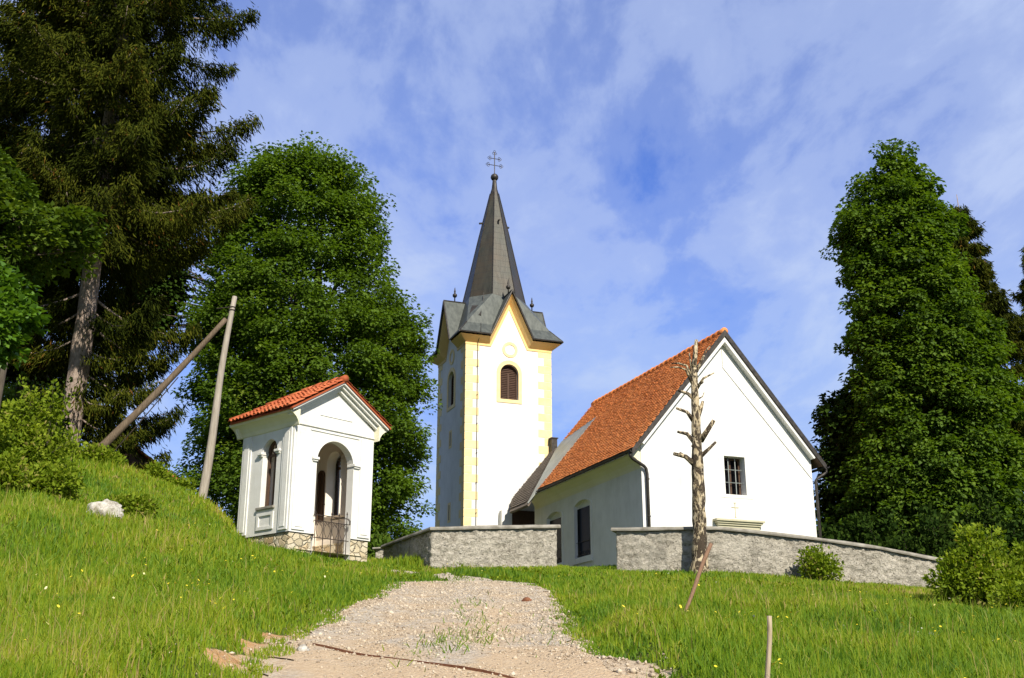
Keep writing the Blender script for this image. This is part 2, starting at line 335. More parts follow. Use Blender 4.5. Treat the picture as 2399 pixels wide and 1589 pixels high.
for x, y, z in [(0,0,-1.6),(-6,0,-1.5),(6,0,-1.7),(-15,2,-.6),(15,2,-2.0),(0,-8,-2.6),(5,38,4.0),(2,44,4.3),(12,42,3.8),(-4,50,4.4),(8,52,4.0),(-15,46,4.6),(-5,40,4.3),(20,44,3.0),(30,40,1.5),(-12,38,5.3),(-18,38,6.2),(-25,34,7.0),(-10,6,.0),(10,6,-.6),(1.8,35.2,3.75),(4,36,3.95),(-20,50,5.0),(16,36,2.7),(20,25,1.0),(22,10,-1.4),(-25,20,5.2),(-25,6,1.5),
                (0,70,3),(-40,60,5),(40,60,0),(-40,20,6),(40,15,-4),(0,-30,-5),(-40,-20,-2),(40,-20,-6),(0,110,0),(-70,90,2),(70,90,-3)]: anch.append(A3(x, y, z))
anch = np.array(anch)
def phi(r2): return np.sqrt(r2 + 1.2)
dd = ((anch[:, None, :2] - anch[None, :, :2])**2).sum(-1); NA_ = len(anch)
Aq = np.zeros((NA_+3, NA_+3)); Aq[:NA_, :NA_] = phi(dd) + np.eye(NA_)*-.02; Aq[:NA_, NA_] = 1; Aq[:NA_, NA_+1:] = anch[:, :2]; Aq[NA_, :NA_] = 1; Aq[NA_+1:, :NA_] = anch[:, :2].T
wq = np.linalg.solve(Aq, np.concatenate([anch[:, 2], [0, 0, 0]]))
def smooth(a, b, x): u = np.clip((x-a)/(b-a), 0, 1); return u*u*(3-2*u)
def vnoise(x, y, s, seed=0):
    """cheap vectorised value noise"""
    x = x/s + seed*17.3; y = y/s + seed*9.1; xi = np.floor(x).astype(int); yi = np.floor(y).astype(int); fx = x-xi; fy = y-yi
    h = lambda a, b: np.modf(np.abs(np.sin(a*127.1 + b*311.7 + seed*74.7)*43758.5453))[0]
    fx = fx*fx*(3-2*fx); fy = fy*fy*(3-2*fy)
    return (h(xi, yi)*(1-fx) + h(xi+1, yi)*fx)*(1-fy) + (h(xi, yi+1)*(1-fx) + h(xi+1, yi+1)*fx)*fy
def height0(x, y):
    x = np.atleast_1d(np.asarray(x, float)); y = np.atleast_1d(np.asarray(y, float)); z = np.empty(x.shape)
    for i in range(0, x.size, 20000):
        xx = x.ravel()[i:i+20000]; yy = y.ravel()[i:i+20000]
        xc = np.clip(xx, -75, 75); yc = np.clip(yy, -35, 115)
        r = phi((xc[:, None]-anch[None, :, 0])**2 + (yc[:, None]-anch[None, :, 1])**2)
        z.ravel()[i:i+20000] = r @ wq[:NA_] + wq[NA_] + wq[NA_+1]*xc + wq[NA_+2]*yc
    return z
def hit(px, py, hf=None):
    hf = hf or height0; r = ray(px*KD, py*KD); r = r/r[1]; Y = np.arange(6, 60, .05); P = r[None]*Y[:, None]
    g = P[:, 2] - hf(P[:, 0], P[:, 1]); i = np.where(g < 0)[0]
    return P[i[0]] if len(i) else P[np.argmax(-g)]
# road outline, photographed edges brought down to the ground
Ledge = [(610,1567),(662,1482),(740,1452),(800,1412),(868,1388),(908,1360),(925,1347)]
Redge = [(1440,1567),(1352,1500),(1312,1462),(1285,1405),(1262,1368),(1215,1352),(1130,1347)]
LP = np.array([hit(*q)[:2] for q in Ledge]); RP = np.array([hit(*q)[:2] for q in Redge])
LP = np.vstack([[LP[0]+(LP[0]-LP[1])*9], LP]); RP = np.vstack([[RP[0]+A3(.9, -10)], RP])
LP[0] = (-3.2, 0); RP[0] = (2.6, 0)
far_l = np.array([[-4.2, LP[-1][1]+1.6], [-6.5, LP[-1][1]+3.4]]); far_r = np.array([[-3.6, LP[-1][1]+2.9], [-6.5, LP[-1][1]+4.9]])
def resample(P, n):
    s = np.concatenate([[0], np.cumsum(np.linalg.norm(np.diff(P, axis=0), axis=1))]); u = np.linspace(0, s[-1], n)
    return np.stack([np.interp(u, s, P[:, 0]), np.interp(u, s, P[:, 1])], 1)
def in_poly(x, y, poly):
    c = np.zeros(x.shape, bool); n = len(poly)
    for i in range(n):
        x1, y1 = poly[i]; x2, y2 = poly[(i+1) % n]
        if y1 == y2: continue
        k = ((y1 > y) != (y2 > y)) & (x < (x2-x1)*(y-y1)/(y2-y1)+x1); c ^= k
    return c
def dist_poly(x, y, P, closed=True):
    d = np.full(x.shape, 1e9); n = len(P)
    for i in range(n if closed else n-1):
        a = P[i]; b = P[(i+1) % n]; ab = b-a; u = np.clip(((x-a[0])*ab[0] + (y-a[1])*ab[1])/(ab@ab + 1e-12), 0, 1)
        d = np.minimum(d, np.hypot(x-a[0]-u*ab[0], y-a[1]-u*ab[1]))
    return d
road_poly = np.vstack([resample(LP, 40), resample(RP, 40)[::-1]])
def sd_road(x, y):
    d = dist_poly(x, y, road_poly); d[in_poly(x, y, road_poly)] *= -1
    return d
# bare patches of earth: centre px, radii in metres, bank height
bare = [(1432,1548,.40,.34),(1385,1532,.38,.32),(1492,1466,.22,.16),(1490,1566,.26,.2)]
BARE = [(hit(a, b)[:2], rx, ry) for a, b, rx, ry in bare]
BANK = np.array([hit(*q)[:2] for q in [(440,1580),(492,1556),(532,1536),(578,1512),(618,1488),(645,1472)]])
def soil_mask(x, y):
    q = dist_poly(x, y, BANK, False); m = 1 - smooth(.02, .17, q + (vnoise(x, y, .3, 3)-.5)*.30 + (vnoise(x, y, .9, 4)-.5)*.22)
    for c, rx, ry in BARE:
        q = ((x-c[0])/rx)**2 + ((y-c[1])/ry)**2; m = np.maximum(m, 1 - smooth(.55, 1.25, q + (vnoise(x, y, .22, 3)-.5)*.7))
    return m
def height(x, y):
    x = np.atleast_1d(np.asarray(x, float)); y = np.atleast_1d(np.asarray(y, float)); z = height0(x, y)
    near = (np.abs(x) < 40) & (y > -5) & (y < 45)
    if near.any():
        xx, yy = x[near], y[near]; d = sd_road(xx, yy)
        bank = smooth(.22, .75, d)*(1-smooth(.9, 3.5, d))*(1-smooth(15, 19, yy))*.20*np.where(xx < 0, 1., .7)
        rough = ((vnoise(xx, yy, 1.7, 1)-.5)*.16 + (vnoise(xx, yy, .5, 2)-.5)*.07)*smooth(.25, 1., d)*(1-.7*smooth(28, 30, yy))
        ruts = -.03*np.exp(-((d+.75)/.3)**2)*(d < 0)
        hump = np.zeros_like(xx)
        for c, rx, ry in BARE: hump += .03*np.exp(-(((xx-c[0])/rx)**2 + ((yy-c[1])/ry)**2)*1.2)
        z[near] += bank + rough + ruts + hump + (vnoise(xx, yy, .17, 8)-.5)*.07*soil_mask(xx, yy)*smooth(.2, .5, d)
    return z
def gz(x, y): return float(height(x, y)[0])
xs = np.concatenate([-np.geomspace(4000, 27, 26), np.arange(-26, -8, .2), np.arange(-8, 8.01, .1), np.arange(8.2, 26.01, .2), np.geomspace(27, 4000, 26)])
ys = np.concatenate([-np.geomspace(4000, 6, 22), np.arange(-5, 5.9, .5), np.arange(6, 17, .1), np.arange(17, 45.01, .2), np.geomspace(46, 6000, 34)])
gx, gy = np.meshgrid(xs, ys); hz = height(gx.ravel(), gy.ravel())
far = np.maximum(np.abs(gx.ravel())-75, np.maximum(gy.ravel()-115, -35-gy.ravel())); hz -= np.clip(far, 0, None)*.02
nx, ny = len(xs), len(ys); ii = (np.arange(ny-1)[:, None]*nx + np.arange(nx-1)[None]).ravel()
soil = soil_mask(gx.ravel(), gy.ravel()); nearm = (np.abs(gx.ravel()) < 12) & (gy.ravel() > 2) & (gy.ravel() < 32); rim = np.zeros(gx.size); rim[nearm] = 1 - smooth(.05, .28, sd_road(gx.ravel()[nearm], gy.ravel()[nearm]) + (vnoise(gx.ravel()[nearm], gy.ravel()[nearm], .4, 13)-.5)*.4)
g = np_mesh('ground', np.stack([gx.ravel(), gy.ravel(), hz], 1), [np.stack([ii, ii+1, ii+nx+1, ii+nx], 1)], 'meadow_soil', smooth=True, extra={'soil': np.maximum(soil, rim), 'spill': np.maximum((gx.ravel() > 0).astype(float), rim)})
tag(g, kind='structure')
# gravel road sheet, draped 12 mm above the ground with a ragged edge
def road_sheet():
    nu, nv = 44, 330; Lr = resample(LP, nv); Rr = resample(RP, nv); V = []; u = np.linspace(0, 1, nu)
    for j in range(nv):
        a, b = Lr[j], Rr[j]; e = (vnoise(np.array([a[0]]), np.array([a[1]]), .35, 5)[0]-.5)*.45; e2 = (vnoise(np.array([b[0]]), np.array([b[1]]), .35, 6)[0]-.5)*.45
        dv = (b-a)/np.linalg.norm(b-a); a = a + dv*e; b = b - dv*e2
        V.append(a[None] + (b-a)[None]*u[:, None])
    V = np.array(V).reshape(-1, 2); z = height(V[:, 0], V[:, 1]) + .014
    ii = (np.arange(nv-1)[:, None]*nu + np.arange(nu-1)[None]).ravel()
    o = np_mesh('gravel_road', np.column_stack([V, z]), [np.stack([ii, ii+1, ii+nu+1, ii+nu], 1)], 'gravel_surface', smooth=True, extra={'rut': np.tile(np.maximum(np.exp(-((u-.27)/.10)**2), np.exp(-((u-.73)/.10)**2)), nv)}); tag(o, kind='structure')
road_sheet()
path_l = np.array([hit(*q, height)[:2] for q in [(1150,1362),(1080,1352),(1010,1341),(950,1332),(902,1326)]]); path_r = np.array([hit(*q, height)[:2] for q in [(1250,1352),(1140,1343),(1050,1333),(970,1325),(905,1318)]])
def path_sheet():
    nu, nv = 12, 60; a = resample(path_l, nv); b = resample(path_r, nv); u = np.linspace(0, 1, nu)
    V = (a[:, None] + (b-a)[:, None]*u[None, :, None]).reshape(-1, 2); z = height(V[:, 0], V[:, 1]) + .012
    ii = (np.arange(nv-1)[:, None]*nu + np.arange(nu-1)[None]).ravel()
    tag(np_mesh('footpath', np.column_stack([V, z]), [np.stack([ii, ii+1, ii+nu+1, ii+nu], 1)], 'gravel_surface', smooth=True), kind='structure')
path_sheet(); path_poly = np.vstack([resample(path_l, 20), resample(path_r, 20)[::-1]])
#@@PART2
# ------------------------------------------------------------------ roof tiles
def tiles(mb, O, A, B, N, na, nb, wa, eb, ok, kind='flat', jit=1.):
    """courses of single tiles: A along the eave, B up the slope, N out of the roof"""
    for j in range(nb):
        for i in range(na):
            a = i*wa + (wa/2 if (kind == 'flat' and j % 2) else 0); b = j*eb
            if not ok(a + wa/2, b + eb/2): continue
            mb.cur = min(1, max(0, random.gauss(.55, .10) + .22*mnoise.noise(Vector((a*.5, b*.5, 3)))))
            h = .045 + random.uniform(-.008, .010)*jit; db = random.uniform(-.012, .012)*jit; P = lambda u, v, n: O + A*u + B*v + N*n
            if kind == 'flat':
                g = .004; a0, a1 = a+g, a+wa-g; lo = [(a0, b+.03+db), (a0+wa*.25, b+db+.004), (a0+wa*.72, b+db+.004), (a1, b+.03+db)]
                vs = [P(u, v, h) for u, v in lo] + [P(a1, b+eb*1.25, .014), P(a0, b+eb*1.25, .014)] + [P(u, v, h-.024) for u, v in lo]
                mb.add(vs, [(0,1,2,3,4,5), (6,7,1,0), (7,8,2,1), (8,9,3,2), (9,4,3), (5,6,0)])
            else:
                m = 9; us = [a + wa*k/(m-1) for k in range(m)]; hs = [.035 + .05*math.sin(math.pi*k/(m-1))**1.0*(1 if k < m-2 else .4) for k in range(m)]
                v0 = [P(u, b+db, x+h-.02) for u, x in zip(us, hs)]; v1 = [P(u, b+eb*1.12, x+h-.05) for u, x in zip(us, hs)]; v2 = [P(u, b+db, x+h-.042) for u, x in zip(us, hs)]
                mb.add(v0+v1+v2, [(k, k+1, m+k+1, m+k) for k in range(m-1)] + [(2*m+k, 2*m+k+1, k+1, k) for k in range(m-1)])
def ridge_tiles(mb, p, q, r, step):
    p, q = Vector(p), Vector(q); n = max(1, int((q-p).length/step)); d = (q-p)/n
    for i in range(n):
        mb.cur = random.uniform(.2, .8); j = Vector((0, 0, random.uniform(-.012, .012)))
        mb.tube([p+d*i+j, p+d*(i+1.12)+j-Vector((0, 0, .02))], [r*1.08, r*.92], 10)
# ------------------------------------------------------------------ church nave (local axes: x along the gable, y along the nave)
OC = at(1483, 1050, 38); CA = R(20.8)
church = empty('church', (OC[0], OC[1], 0), CA)
tag(church, 'white village church nave with steep red tiled roof and one barred gable window', 'church')
ZE, ZR, SR, TL = 8.23, 12.99, 3.98, 11.62
k = (ZR-ZE)/SR; B_ = A3(SR, 0, ZR-ZE); LB = np.linalg.norm(B_); B_ /= LB; N_ = A3(-B_[2], 0, B_[0])
ro = lambda s: ZE + k*s
mb = MB()
W1 = arch_pts(4.62, 6.10, 5.10, 7.12, .17); W2 = arch_pts(7.40, 8.90, 5.10, 7.05, .17)
def side_loop(lp): return [(-u, v) for u, v in lp][::-1]
panel(mb, A3(.45, 0, 0), -EY, EZ, -EX, [(-10.3, 3), (-.3, 3), (-.3, 8.45), (-10.3, 8.45)], [side_loop(W1), side_loop(W2)], .42)
GW = [(3.80, 6.90), (4.67, 6.90), (4.67, 8.30), (3.80, 8.30)]
panel(mb, A3(0, .3, 0), EX, EZ, -EY, [(.45, 3), (7.55, 3), (7.55, ro(7.96-7.55)-.2), (SR, ZR-.25), (.45, ro(.45)-.2)], [GW], .42)
panel(mb, A3(7.55, 0, 0), EY, EZ, EX, [(.3, 2), (11.4, 2), (11.4, 8.45), (.3, 8.45)])
panel(mb, A3(0, 11.4, 0), -EX, EZ, EY, [(-7.55, 2), (-1.8, 2), (-1.8, 10.0), (-SR, ZR-.25), (-7.55, 8.4)])
panel(mb, A3(1.8, 0, 0), -EY, EZ, -EX, [(-11.4, 3), (-10.3, 3), (-10.3, 9.9), (-11.4, 9.9)])
panel(mb, A3(0, 10.3, 0), -EX, EZ, EY, [(-1.8, 3), (-.45, 3), (-.45, 8.4), (-1.8, 9.9)])
wall = mb.build('wall', 'white_plaster', church, fixn=False)
mb = MB(); mb.box(1.70, 1.795, 10.35, 11.38, 3.2, 8.1); mb.box(-.05, 2.05, 12.22, 12.33, 3.2, 7.9); mb.build('porch_shade_panel', 'brown_wood', church)  # dark panels put in so the recess under the porch roof reads as shade
mb = MB(); mb.box(-.42, .08, 12.05, 12.36, 3, 7.85); mb.build('porch_pier', 'white_plaster', church, bevel=.015)
# roof
def slab(poly, top, thick, mat, name, parent, edge=None):
    mb = MB(); P = lambda s, t, n: A3(0, 0, ZE) + B_*(s/SR*LB) + EY*t + N_*n
    mb.prism([P(s, t, top) for s, t in poly], -N_*thick); return mb.build(name, mat, parent)
mb = MB()
def okL(a, b):
    s = b/LB*SR
    if a > TL - .02 or b > LB - .02: return False
    return a < 8.76 - .05*s/2.85 + .09 or s > 2.85 - (a-8.84)*.176
tiles(mb, A3(0, 0, ZE), EY, B_, N_, 78, 47, .150, .1335, okL)
P = lambda s, t, n: A3(0, 0, ZE) + B_*(s/SR*LB) + EY*t + N_*n
dk = MB()
dk.prism([P(*q, .0) for q in ((0, 0), (.02, 8.74), (2.82, 8.80), (2.36, TL), (SR, TL), (SR, 0))], -N_*.14)
N2 = N_*A3(-1, 1, 1); B2 = B_*A3(-1, 1, 1); O2 = A3(2*SR, 0, ZE)
tiles(mb, O2, EY, B2, N2, 78, 47, .150, .1335, lambda a, b: a < TL-.02 and b < LB-.02)
dk.prism([O2 + EY*0, O2 + EY*TL, O2 + B2*LB + EY*TL, O2 + B2*LB], -N2*.14)
roof = mb.build('roof', 'clay_tile', church, fixn=False)
dk.build('roof_deck', 'brown_wood', roof)
mb = MB(); ridge_tiles(mb, (SR, -.02, ZR-.02), (SR, TL, ZR-.02), .135, .37); mb.build('ridge', 'clay_tile', roof, smooth=True)
slab([(-.52, 8.62), (.01, 8.73), (2.85, 8.83), (2.36, TL), (1.96, 11.45)], .035, .05, 'zinc', 'valley_flashing', church)
mb = MB(); rb = random.Random(3)
pa, pb = A3(-.56, 8.66, 0), A3(1.96, 11.5, 0)
slab([(-.56, 8.66), (1.96, 11.46), (2.30, 12.34), (.18, 12.34), (-.56, 10.75)], -.02, .10, 'old_shingle', 'porch_roof', church)
# shingle courses on the porch roof
mb = MB()
def okP(a, b): return bool(in_poly(np.array([b/LB*SR]), np.array([a]), np.array([(-.5, 8.9), (1.9, 11.55), (2.2, 12.3), (.2, 12.3), (-.5, 10.75)]))[0])
Pp = A3(0, 0, ZE)
for j in range(-4, 24):
    for i in range(48, 72):
        a, b = i*.175 + (j % 2)*.085, j*.16
        if okP(a+.08, b+.08):
            h = .02 + random.uniform(0, .015); q = lambda u, v, n: Pp + EY*u + B_*v + N_*n
            mb.add([q(a+.004, b, h), q(a+.17, b, h), q(a+.17, b+.2, .0), q(a+.004, b+.2, .0), q(a+.004, b, -.01), q(a+.17, b, -.01)], [(0,1,2,3), (4,5,1,0)])
mb.build('porch_shingle', 'old_shingle', church, fixn=False)
# small dark metal flue box where the porch roof meets the tower
mb = MB(); mb.box(2.03, 2.30, 12.06, 12.36, 10.2, 11.28); mb.box(1.99, 2.34, 12.02, 12.37, 11.28, 11.33); mb.build('flue', 'dark_metal', church)
# verge boards, gable cornice and the raised plaster band under the right verge
mb = MB()
for sgn in (1, -1):
    c0 = A3(SR - sgn*(SR+.05), 0, ro(0)-.06); c1 = A3(SR, 0, ZR)
    up = A3(0, 0, 1)
    mb.prism([c0 + up*.03, c0 - up*.20, c1 - up*.21, c1 + up*.05], EY*-.035)
mb.build('verge_board', 'dark_metal', church)
mb = MB()
for sgn in (1, -1):
    f = lambda s, dz: A3(SR - sgn*(SR-s), 0, ro(s)+dz)
    mb.prism([f(.35, -.17) + EY*.02, f(.45, -.36) + EY*.02, f(SR, -.42) + EY*.02, f(SR, -.17) + EY*.02], EY*.27)
mb.prism([A3(7.53, .296, ro(.42)-.5), A3(7.53, .296, ro(.42)-1.05), A3(SR, .296, ZR-1.35), A3(SR, .296, ZR-.58)], EY*-.028)
mb.build('gable_cornice', 'white_plaster', church)
# cove under the left eave
mb = MB(); pr = [(.448, 7.62), (.43, 7.72), (.36, 7.86), (.24, 7.97), (.06, 8.04), (.03, 8.10), (.448, 8.42)]
mb.prism([A3(s, .32, z) for s, z in pr], EY*9.9); mb.build('eave_cornice', 'bounce_tint_plaster', church)
# gutters and downpipes
def gutter(s, t0, t1, z):
    mb = MB(); m = 8; a = [(s + .075*math.cos(x), z + .075*math.sin(x)) for x in np.linspace(math.pi, 2*math.pi, m)]; b = [(s + .06*math.cos(x), z + .06*math.sin(x)) for x in np.linspace(2*math.pi, math.pi, m)]
    mb.prism([A3(u, t0, v) for u, v in a + b], EY*(t1-t0))
    for q in np.arange(t0+.4, t1, .9): mb.tube([(s+.07, q, z+.02), (s-.085, q, z-.02), (s, q, z-.09), (s+.08, q, z)], .012, 5)
    return mb.build('gutter', 'dark_metal', church)
gutter(-.08, -.06, 8.66, 8.15); gutter(2*SR+.08, -.06, 11.6, 8.15)
mb = MB(); mb.tube([(-.08, .08, 8.10), (-.08, .08, 7.98), (.02, .10, 7.88), (.50, .18, 7.66), (.58, .19, 7.58), (.62, .20, 7.40), (.63, .20, 3.4)], .058, 10)
for z in (7.2, 5.9, 4.6): mb.tube([(.63, .20, z), (.63, .20, z+.04)], .07, 10)
mb.build('downpipe', 'dark_metal', church, smooth=True)
mb = MB(); mb.tube([(8.04, .08, 8.10), (8.04, .08, 7.95), (7.94, .10, 7.86), (7.72, .18, 7.72), (7.64, .2, 7.62), (7.63, .2, 7.4), (7.63, .2, 2.5)], .055, 10); mb.build('downpipe', 'dark_metal', church, smooth=True)
# side windows: frame band, pane, iron bars, sill
for lp, (t0, t1, zs) in ((W1, (4.62, 6.10, 7.02)), (W2, (7.40, 8.90, 6.96))):
    wn = MB(); bnd = arch_pts(t0-.13, t1+.13, 5.10-.13, zs+.12, .2)
    Pq = (A3(.45, 0, 0), -EY, EZ, -EX); ring(wn, *Pq, side_loop(bnd), side_loop(lp), -.01, .018)
    wo = wn.build('window', 'white_plaster', church)
    pn = MB(); pn.fbox(A3(.45, 0, 0), -EY, EZ, -EX, -t1, -t0-.26, 5.1, zs, -.16, -.12); pn.fbox(A3(.45, 0, 0), -EY, EZ, -EX, -t0-.17, -t0, 5.1, zs, -.20, -.14); pn.build('pane', 'dark_glass', wo)
    fl = MB(); fl.fbox(A3(.45, 0, 0), -EY, EZ, -EX, -t1, -t0, zs, zs+.35, -.22, -.15); fl.fbox(A3(.45, 0, 0), -EY, EZ, -EX, -t0-.26, -t0-.17, 5.1, zs, -.20, -.10); fl.build('lunette', 'white_plaster', wo)
    br = MB()
    for tt in (t0+.25, t1-.25): br.tube([(.45+.07, tt, 5.12), (.45+.07, tt, 5.75)], .010, 6)
    for zz in (5.2, 5.7): br.tube([(.45+.07, t0, zz), (.45+.07, t1, zz)], .010, 6)
    for c_ in (t0+.3, t0+.74, t1-.3): br.tube([(.45+.06, c_+.14*math.cos(a), 5.25+.1*math.sin(a)) for a in np.linspace(0, 2*math.pi, 13)], .010, 5)
    br.build('grille', 'iron', wo)
    sl_ = MB(); sl_.fbox(A3(.45, 0, 0), -EY, EZ, -EX, -t1-.16, -t0+.16, 4.86, 4.96, 0, .07); sl_.fbox(A3(.45, 0, 0), -EY, EZ, -EX, -t1-.10, -t0+.10, 4.96, 5.10, -.01, .045); sl_.build('sill', 'white_plaster', wo, bevel=.008)
# gable window
wn = MB(); ring(wn, A3(0, .3, 0), EX, EZ, -EY, [(3.58, 6.78), (4.93, 6.78), (4.93, 8.50), (3.58, 8.50)], GW, -.01, .016); wo = wn.build('window', 'white_plaster', church)
pn = MB(); pn.box(3.8, 4.67, .68, .71, 6.9, 8.3); pn.build('pane', 'dark_glass', wo)
fr = MB(); ring(fr, A3(0, .66, 0), EX, EZ, -EY, GW, [(3.88, 6.98), (4.59, 6.98), (4.59, 8.22), (3.88, 8.22)], -.02, .03)
fr.box(4.20, 4.27, .62, .67, 6.98, 8.22); fr.build('frame', 'brown_wood', wo)
gr = MB()
for s in (4.09, 4.38): gr.tube([(s, .50, 6.9), (s, .50, 8.3)], .018, 6)
for z in (7.37, 7.84): gr.tube([(3.8, .50, z), (4.67, .50, z)], .018, 6)
gr.build('grille', 'zinc', wo)
mb = MB(); mb.box(4.135, 4.165, .278, .305, 6.10, 6.62); mb.box(4.00, 4.135, .278, .305, 6.425, 6.455); mb.box(4.165, 4.30, .278, .305, 6.425, 6.455); mb.box(4.10, 4.135, .28, .305, 6.59, 6.62); mb.box(4.165, 4.20, .28, .305, 6.59, 6.62); mb.box(4.11, 4.19, .28, .305, 6.07, 6.10); mb.build('wall_cross', 'pale_stone', church)
mb = MB(); mb.box(3.20, 5.20, .02, .305, 5.90, 5.98); mb.box(3.26, 5.14, .08, .305, 5.83, 5.90); mb.box(3.31, 5.09, .13, .305, 5.76, 5.83); mb.box(3.34, 5.06, .18, .305, 4.2, 5.76); mb.build('stone_ledge', 'pale_stone', church, bevel=.012)
# ------------------------------------------------------------------ bell tower
tc = A3(OC[0], OC[1], 0) + A3(math.cos(CA), math.sin(CA), 0)*.06 + A3(-math.sin(CA), math.cos(CA), 0)*(12.42+2.12)
tower = empty('bell_tower', (tc[0], tc[1], 0), CA)
tag(tower, 'square white bell tower with yellow corner stones and pointed dark metal spire', 'tower')
H, HE, ZS, ZEV, ZP, FT = 2.12, 2.56, 15.58, 15.95, 18.22, 1.06
SIDES = [(A3(1, 0, 0), A3(0, -1, 0)), (A3(0, -1, 0), A3(-1, 0, 0)), (A3(-1, 0, 0), A3(0, 1, 0)), (A3(0, 1, 0), A3(1, 0, 0))]   # U along the face, N outward
LW = arch_pts(-.40, .50, 13.02, 14.28, .43); LW0 = [(u-.03, v) for u, v in LW]
mb = MB(); gz_in = ZP - .42
for i, (U, N) in enumerate(SIDES):
    panel(mb, N*H, U, EZ, N, [(-H, 3.2), (H, 3.2), (H, ZS+.15), (FT-.03, ZS+.15), (0, ZP-.2), (-FT+.03, ZS+.15), (-H, ZS+.15)], [LW0], .22)
tw = mb.build('wall', 'white_plaster', tower, fixn=False)
# quoins: long and short painted blocks on both sides of every corner
nq = 32; hq = (ZS-3.3)/nq
for i in range(4):
    mb = MB()
    for (U, N), sg in ((SIDES[i], -1), (SIDES[(i+1) % 4], 1)):
        for q in range(nq):
            L = .66 if q % 2 else .36
            lo, hi = sorted((sg*(H+.012), sg*(H-L))); mb.fbox(N*H, U, EZ, N, lo, hi, 3.3+q*hq+.014, 3.3+(q+1)*hq-.014, -.01, .014)
    mb.build('quoin', 'quoin_paint', tower)
# cornice: soffit + fascia following the eaves and gables
mb = MB()
def path(h, z0, ft, zp, d): return [A3(-h, d, z0), A3(-ft, d, z0), A3(0, d, zp), A3(ft, d, z0), A3(h, d, z0)]
for U, N in SIDES:
    T = lambda p: U*p[0] + N*p[1] + EZ*p[2]
    a = [T(p) for p in path(H, ZS, FT-.10, ZP-.58, H+.004)]; b = [T(p) for p in path(HE-.05, ZEV-.09, FT, ZP-.13, HE-.05)]
    c = [T(p) for p in path(H+.03, ZS-.10, FT-.16, ZP-.82, H+.03)]; a2 = [T(p) for p in path(H+.03, ZS+.02, FT-.10, ZP-.56, H+.03)]; c0 = [T(p) for p in path(H, ZS-.10, FT-.16, ZP-.82, H-.01)]
    for j in range(4):
        mb.add([a2[j], a2[j+1], b[j+1], b[j]], [(0, 1, 2, 3)]); mb.add([c[j], c[j+1], a2[j+1], a2[j]], [(0, 1, 2, 3)]); mb.add([c0[j], c0[j+1], c[j+1], c[j]], [(0, 1, 2, 3)])
mb.build('cornice', 'ochre_plaster', tower, fixn=False)
# roof: flared skirt, four gable roofs, octagonal spire
mb = MB(); ZO, ra = 18.35, 1.44; e = ra*math.tan(math.pi/8); MZ, MH = 16.55, 2.08
sl_ = (ZP-ZEV)/FT; gs = (ZP-MZ)/sl_
for i, (U, N) in enumerate(SIDES):
    T = lambda s, d, z: U*s + N*d + EZ*z
    for sg in (1, -1):
        C = T(sg*HE, HE, ZEV); Mm = T(sg*MH, MH, MZ); F1 = T(sg*FT, HE, ZEV); G1 = T(sg*gs, MH, MZ); v = T(sg*e, ra, ZO); Pk = T(0, HE, ZP); Rr = T(0, ra+.02, ZP)
        mb.add([C, F1, G1, Mm], [(0, 1, 2, 3)] if sg < 0 else [(3, 2, 1, 0)]); mb.add([Mm, G1, v], [(0, 1, 2)] if sg < 0 else [(2, 1, 0)])
        mb.add([F1, Pk, Rr, G1], [(0, 1, 2, 3)] if sg < 0 else [(3, 2, 1, 0)]); mb.add([G1, Rr, v], [(0, 1, 2)] if sg < 0 else [(2, 1, 0)])
    U2, N2_ = SIDES[(i+1) % 4]   # corner face shared with the next side
    mb.add([T(-MH, MH, MZ), T(-e, ra, ZO), T(-ra, e, ZO)], [(0, 1, 2)])
me = mb.mesh('skirt'); bm = bmesh.new(); bm.from_mesh(me); bmesh.ops.remove_doubles(bm, verts=bm.verts, dist=.002); bmesh.ops.recalc_face_normals(bm, faces=bm.faces); bm.to_mesh(me); bm.free()
ro_ = link('roof', me, 'skirt_metal', tower); sm = ro_.modifiers.new('thick', 'SOLIDIFY'); sm.thickness = .07; sm.offset = 0
mb = MB()
for U, N in SIDES:       # folded ridge and hip caps
    T = lambda s, d, z: U*s + N*d + EZ*z
    mb.tube([T(0, HE+.03, ZP+.03), T(0, ra, ZP+.03)], .04, 6); mb.tube([T(-HE, HE, ZEV+.03), T(-MH, MH, MZ+.04)], .03, 6)
    for sg in (1, -1): mb.tube([T(sg*e, ra, ZO), T(sg*gs, MH, MZ+.03), T(sg*FT, HE, ZEV+.03)], .022, 5); mb.tube([T(sg*(FT+.0), HE+.02, ZEV), T(0, HE+.02, ZP)], .04, 6); mb.tube([T(sg*FT, HE+.01, ZEV), T(sg*HE, HE+.01, ZEV)], .04, 6)
    mb.tube([T(-MH, MH, MZ+.02), T(-e, ra, ZO)], .022, 5); mb.tube([T(-MH, MH, MZ+.02), T(-ra, e, ZO)], .022, 5)
mb.build('ridge_cap', 'dark_metal', tower)
mb = MB(); prof = [(1.62, 17.75), (1.44, 18.35), (1.10, 20.0), (.74, 21.8), (.38, 23.5), (.20, 24.35)]; vs = []; fs = []
cs8 = 1/math.cos(math.pi/8)
for r_, z in prof: vs += [(r_*cs8*math.cos(math.pi/8 + k_*math.pi/4), r_*cs8*math.sin(math.pi/8 + k_*math.pi/4), z) for k_ in range(8)]
for i in range(len(prof)-1): fs += [(i*8+q, i*8+(q+1) % 8, (i+1)*8+(q+1) % 8, (i+1)*8+q) for q in range(8)]
mb.add(vs, fs); sp = mb.build('spire', 'sheet_metal', tower)
mb = MB()
for q in range(8): mb.tube([A3(math.cos(math.pi/8+q*math.pi/4)*r_*cs8, math.sin(math.pi/8+q*math.pi/4)*r_*cs8, z) for r_, z in prof[1:]], .028, 5)
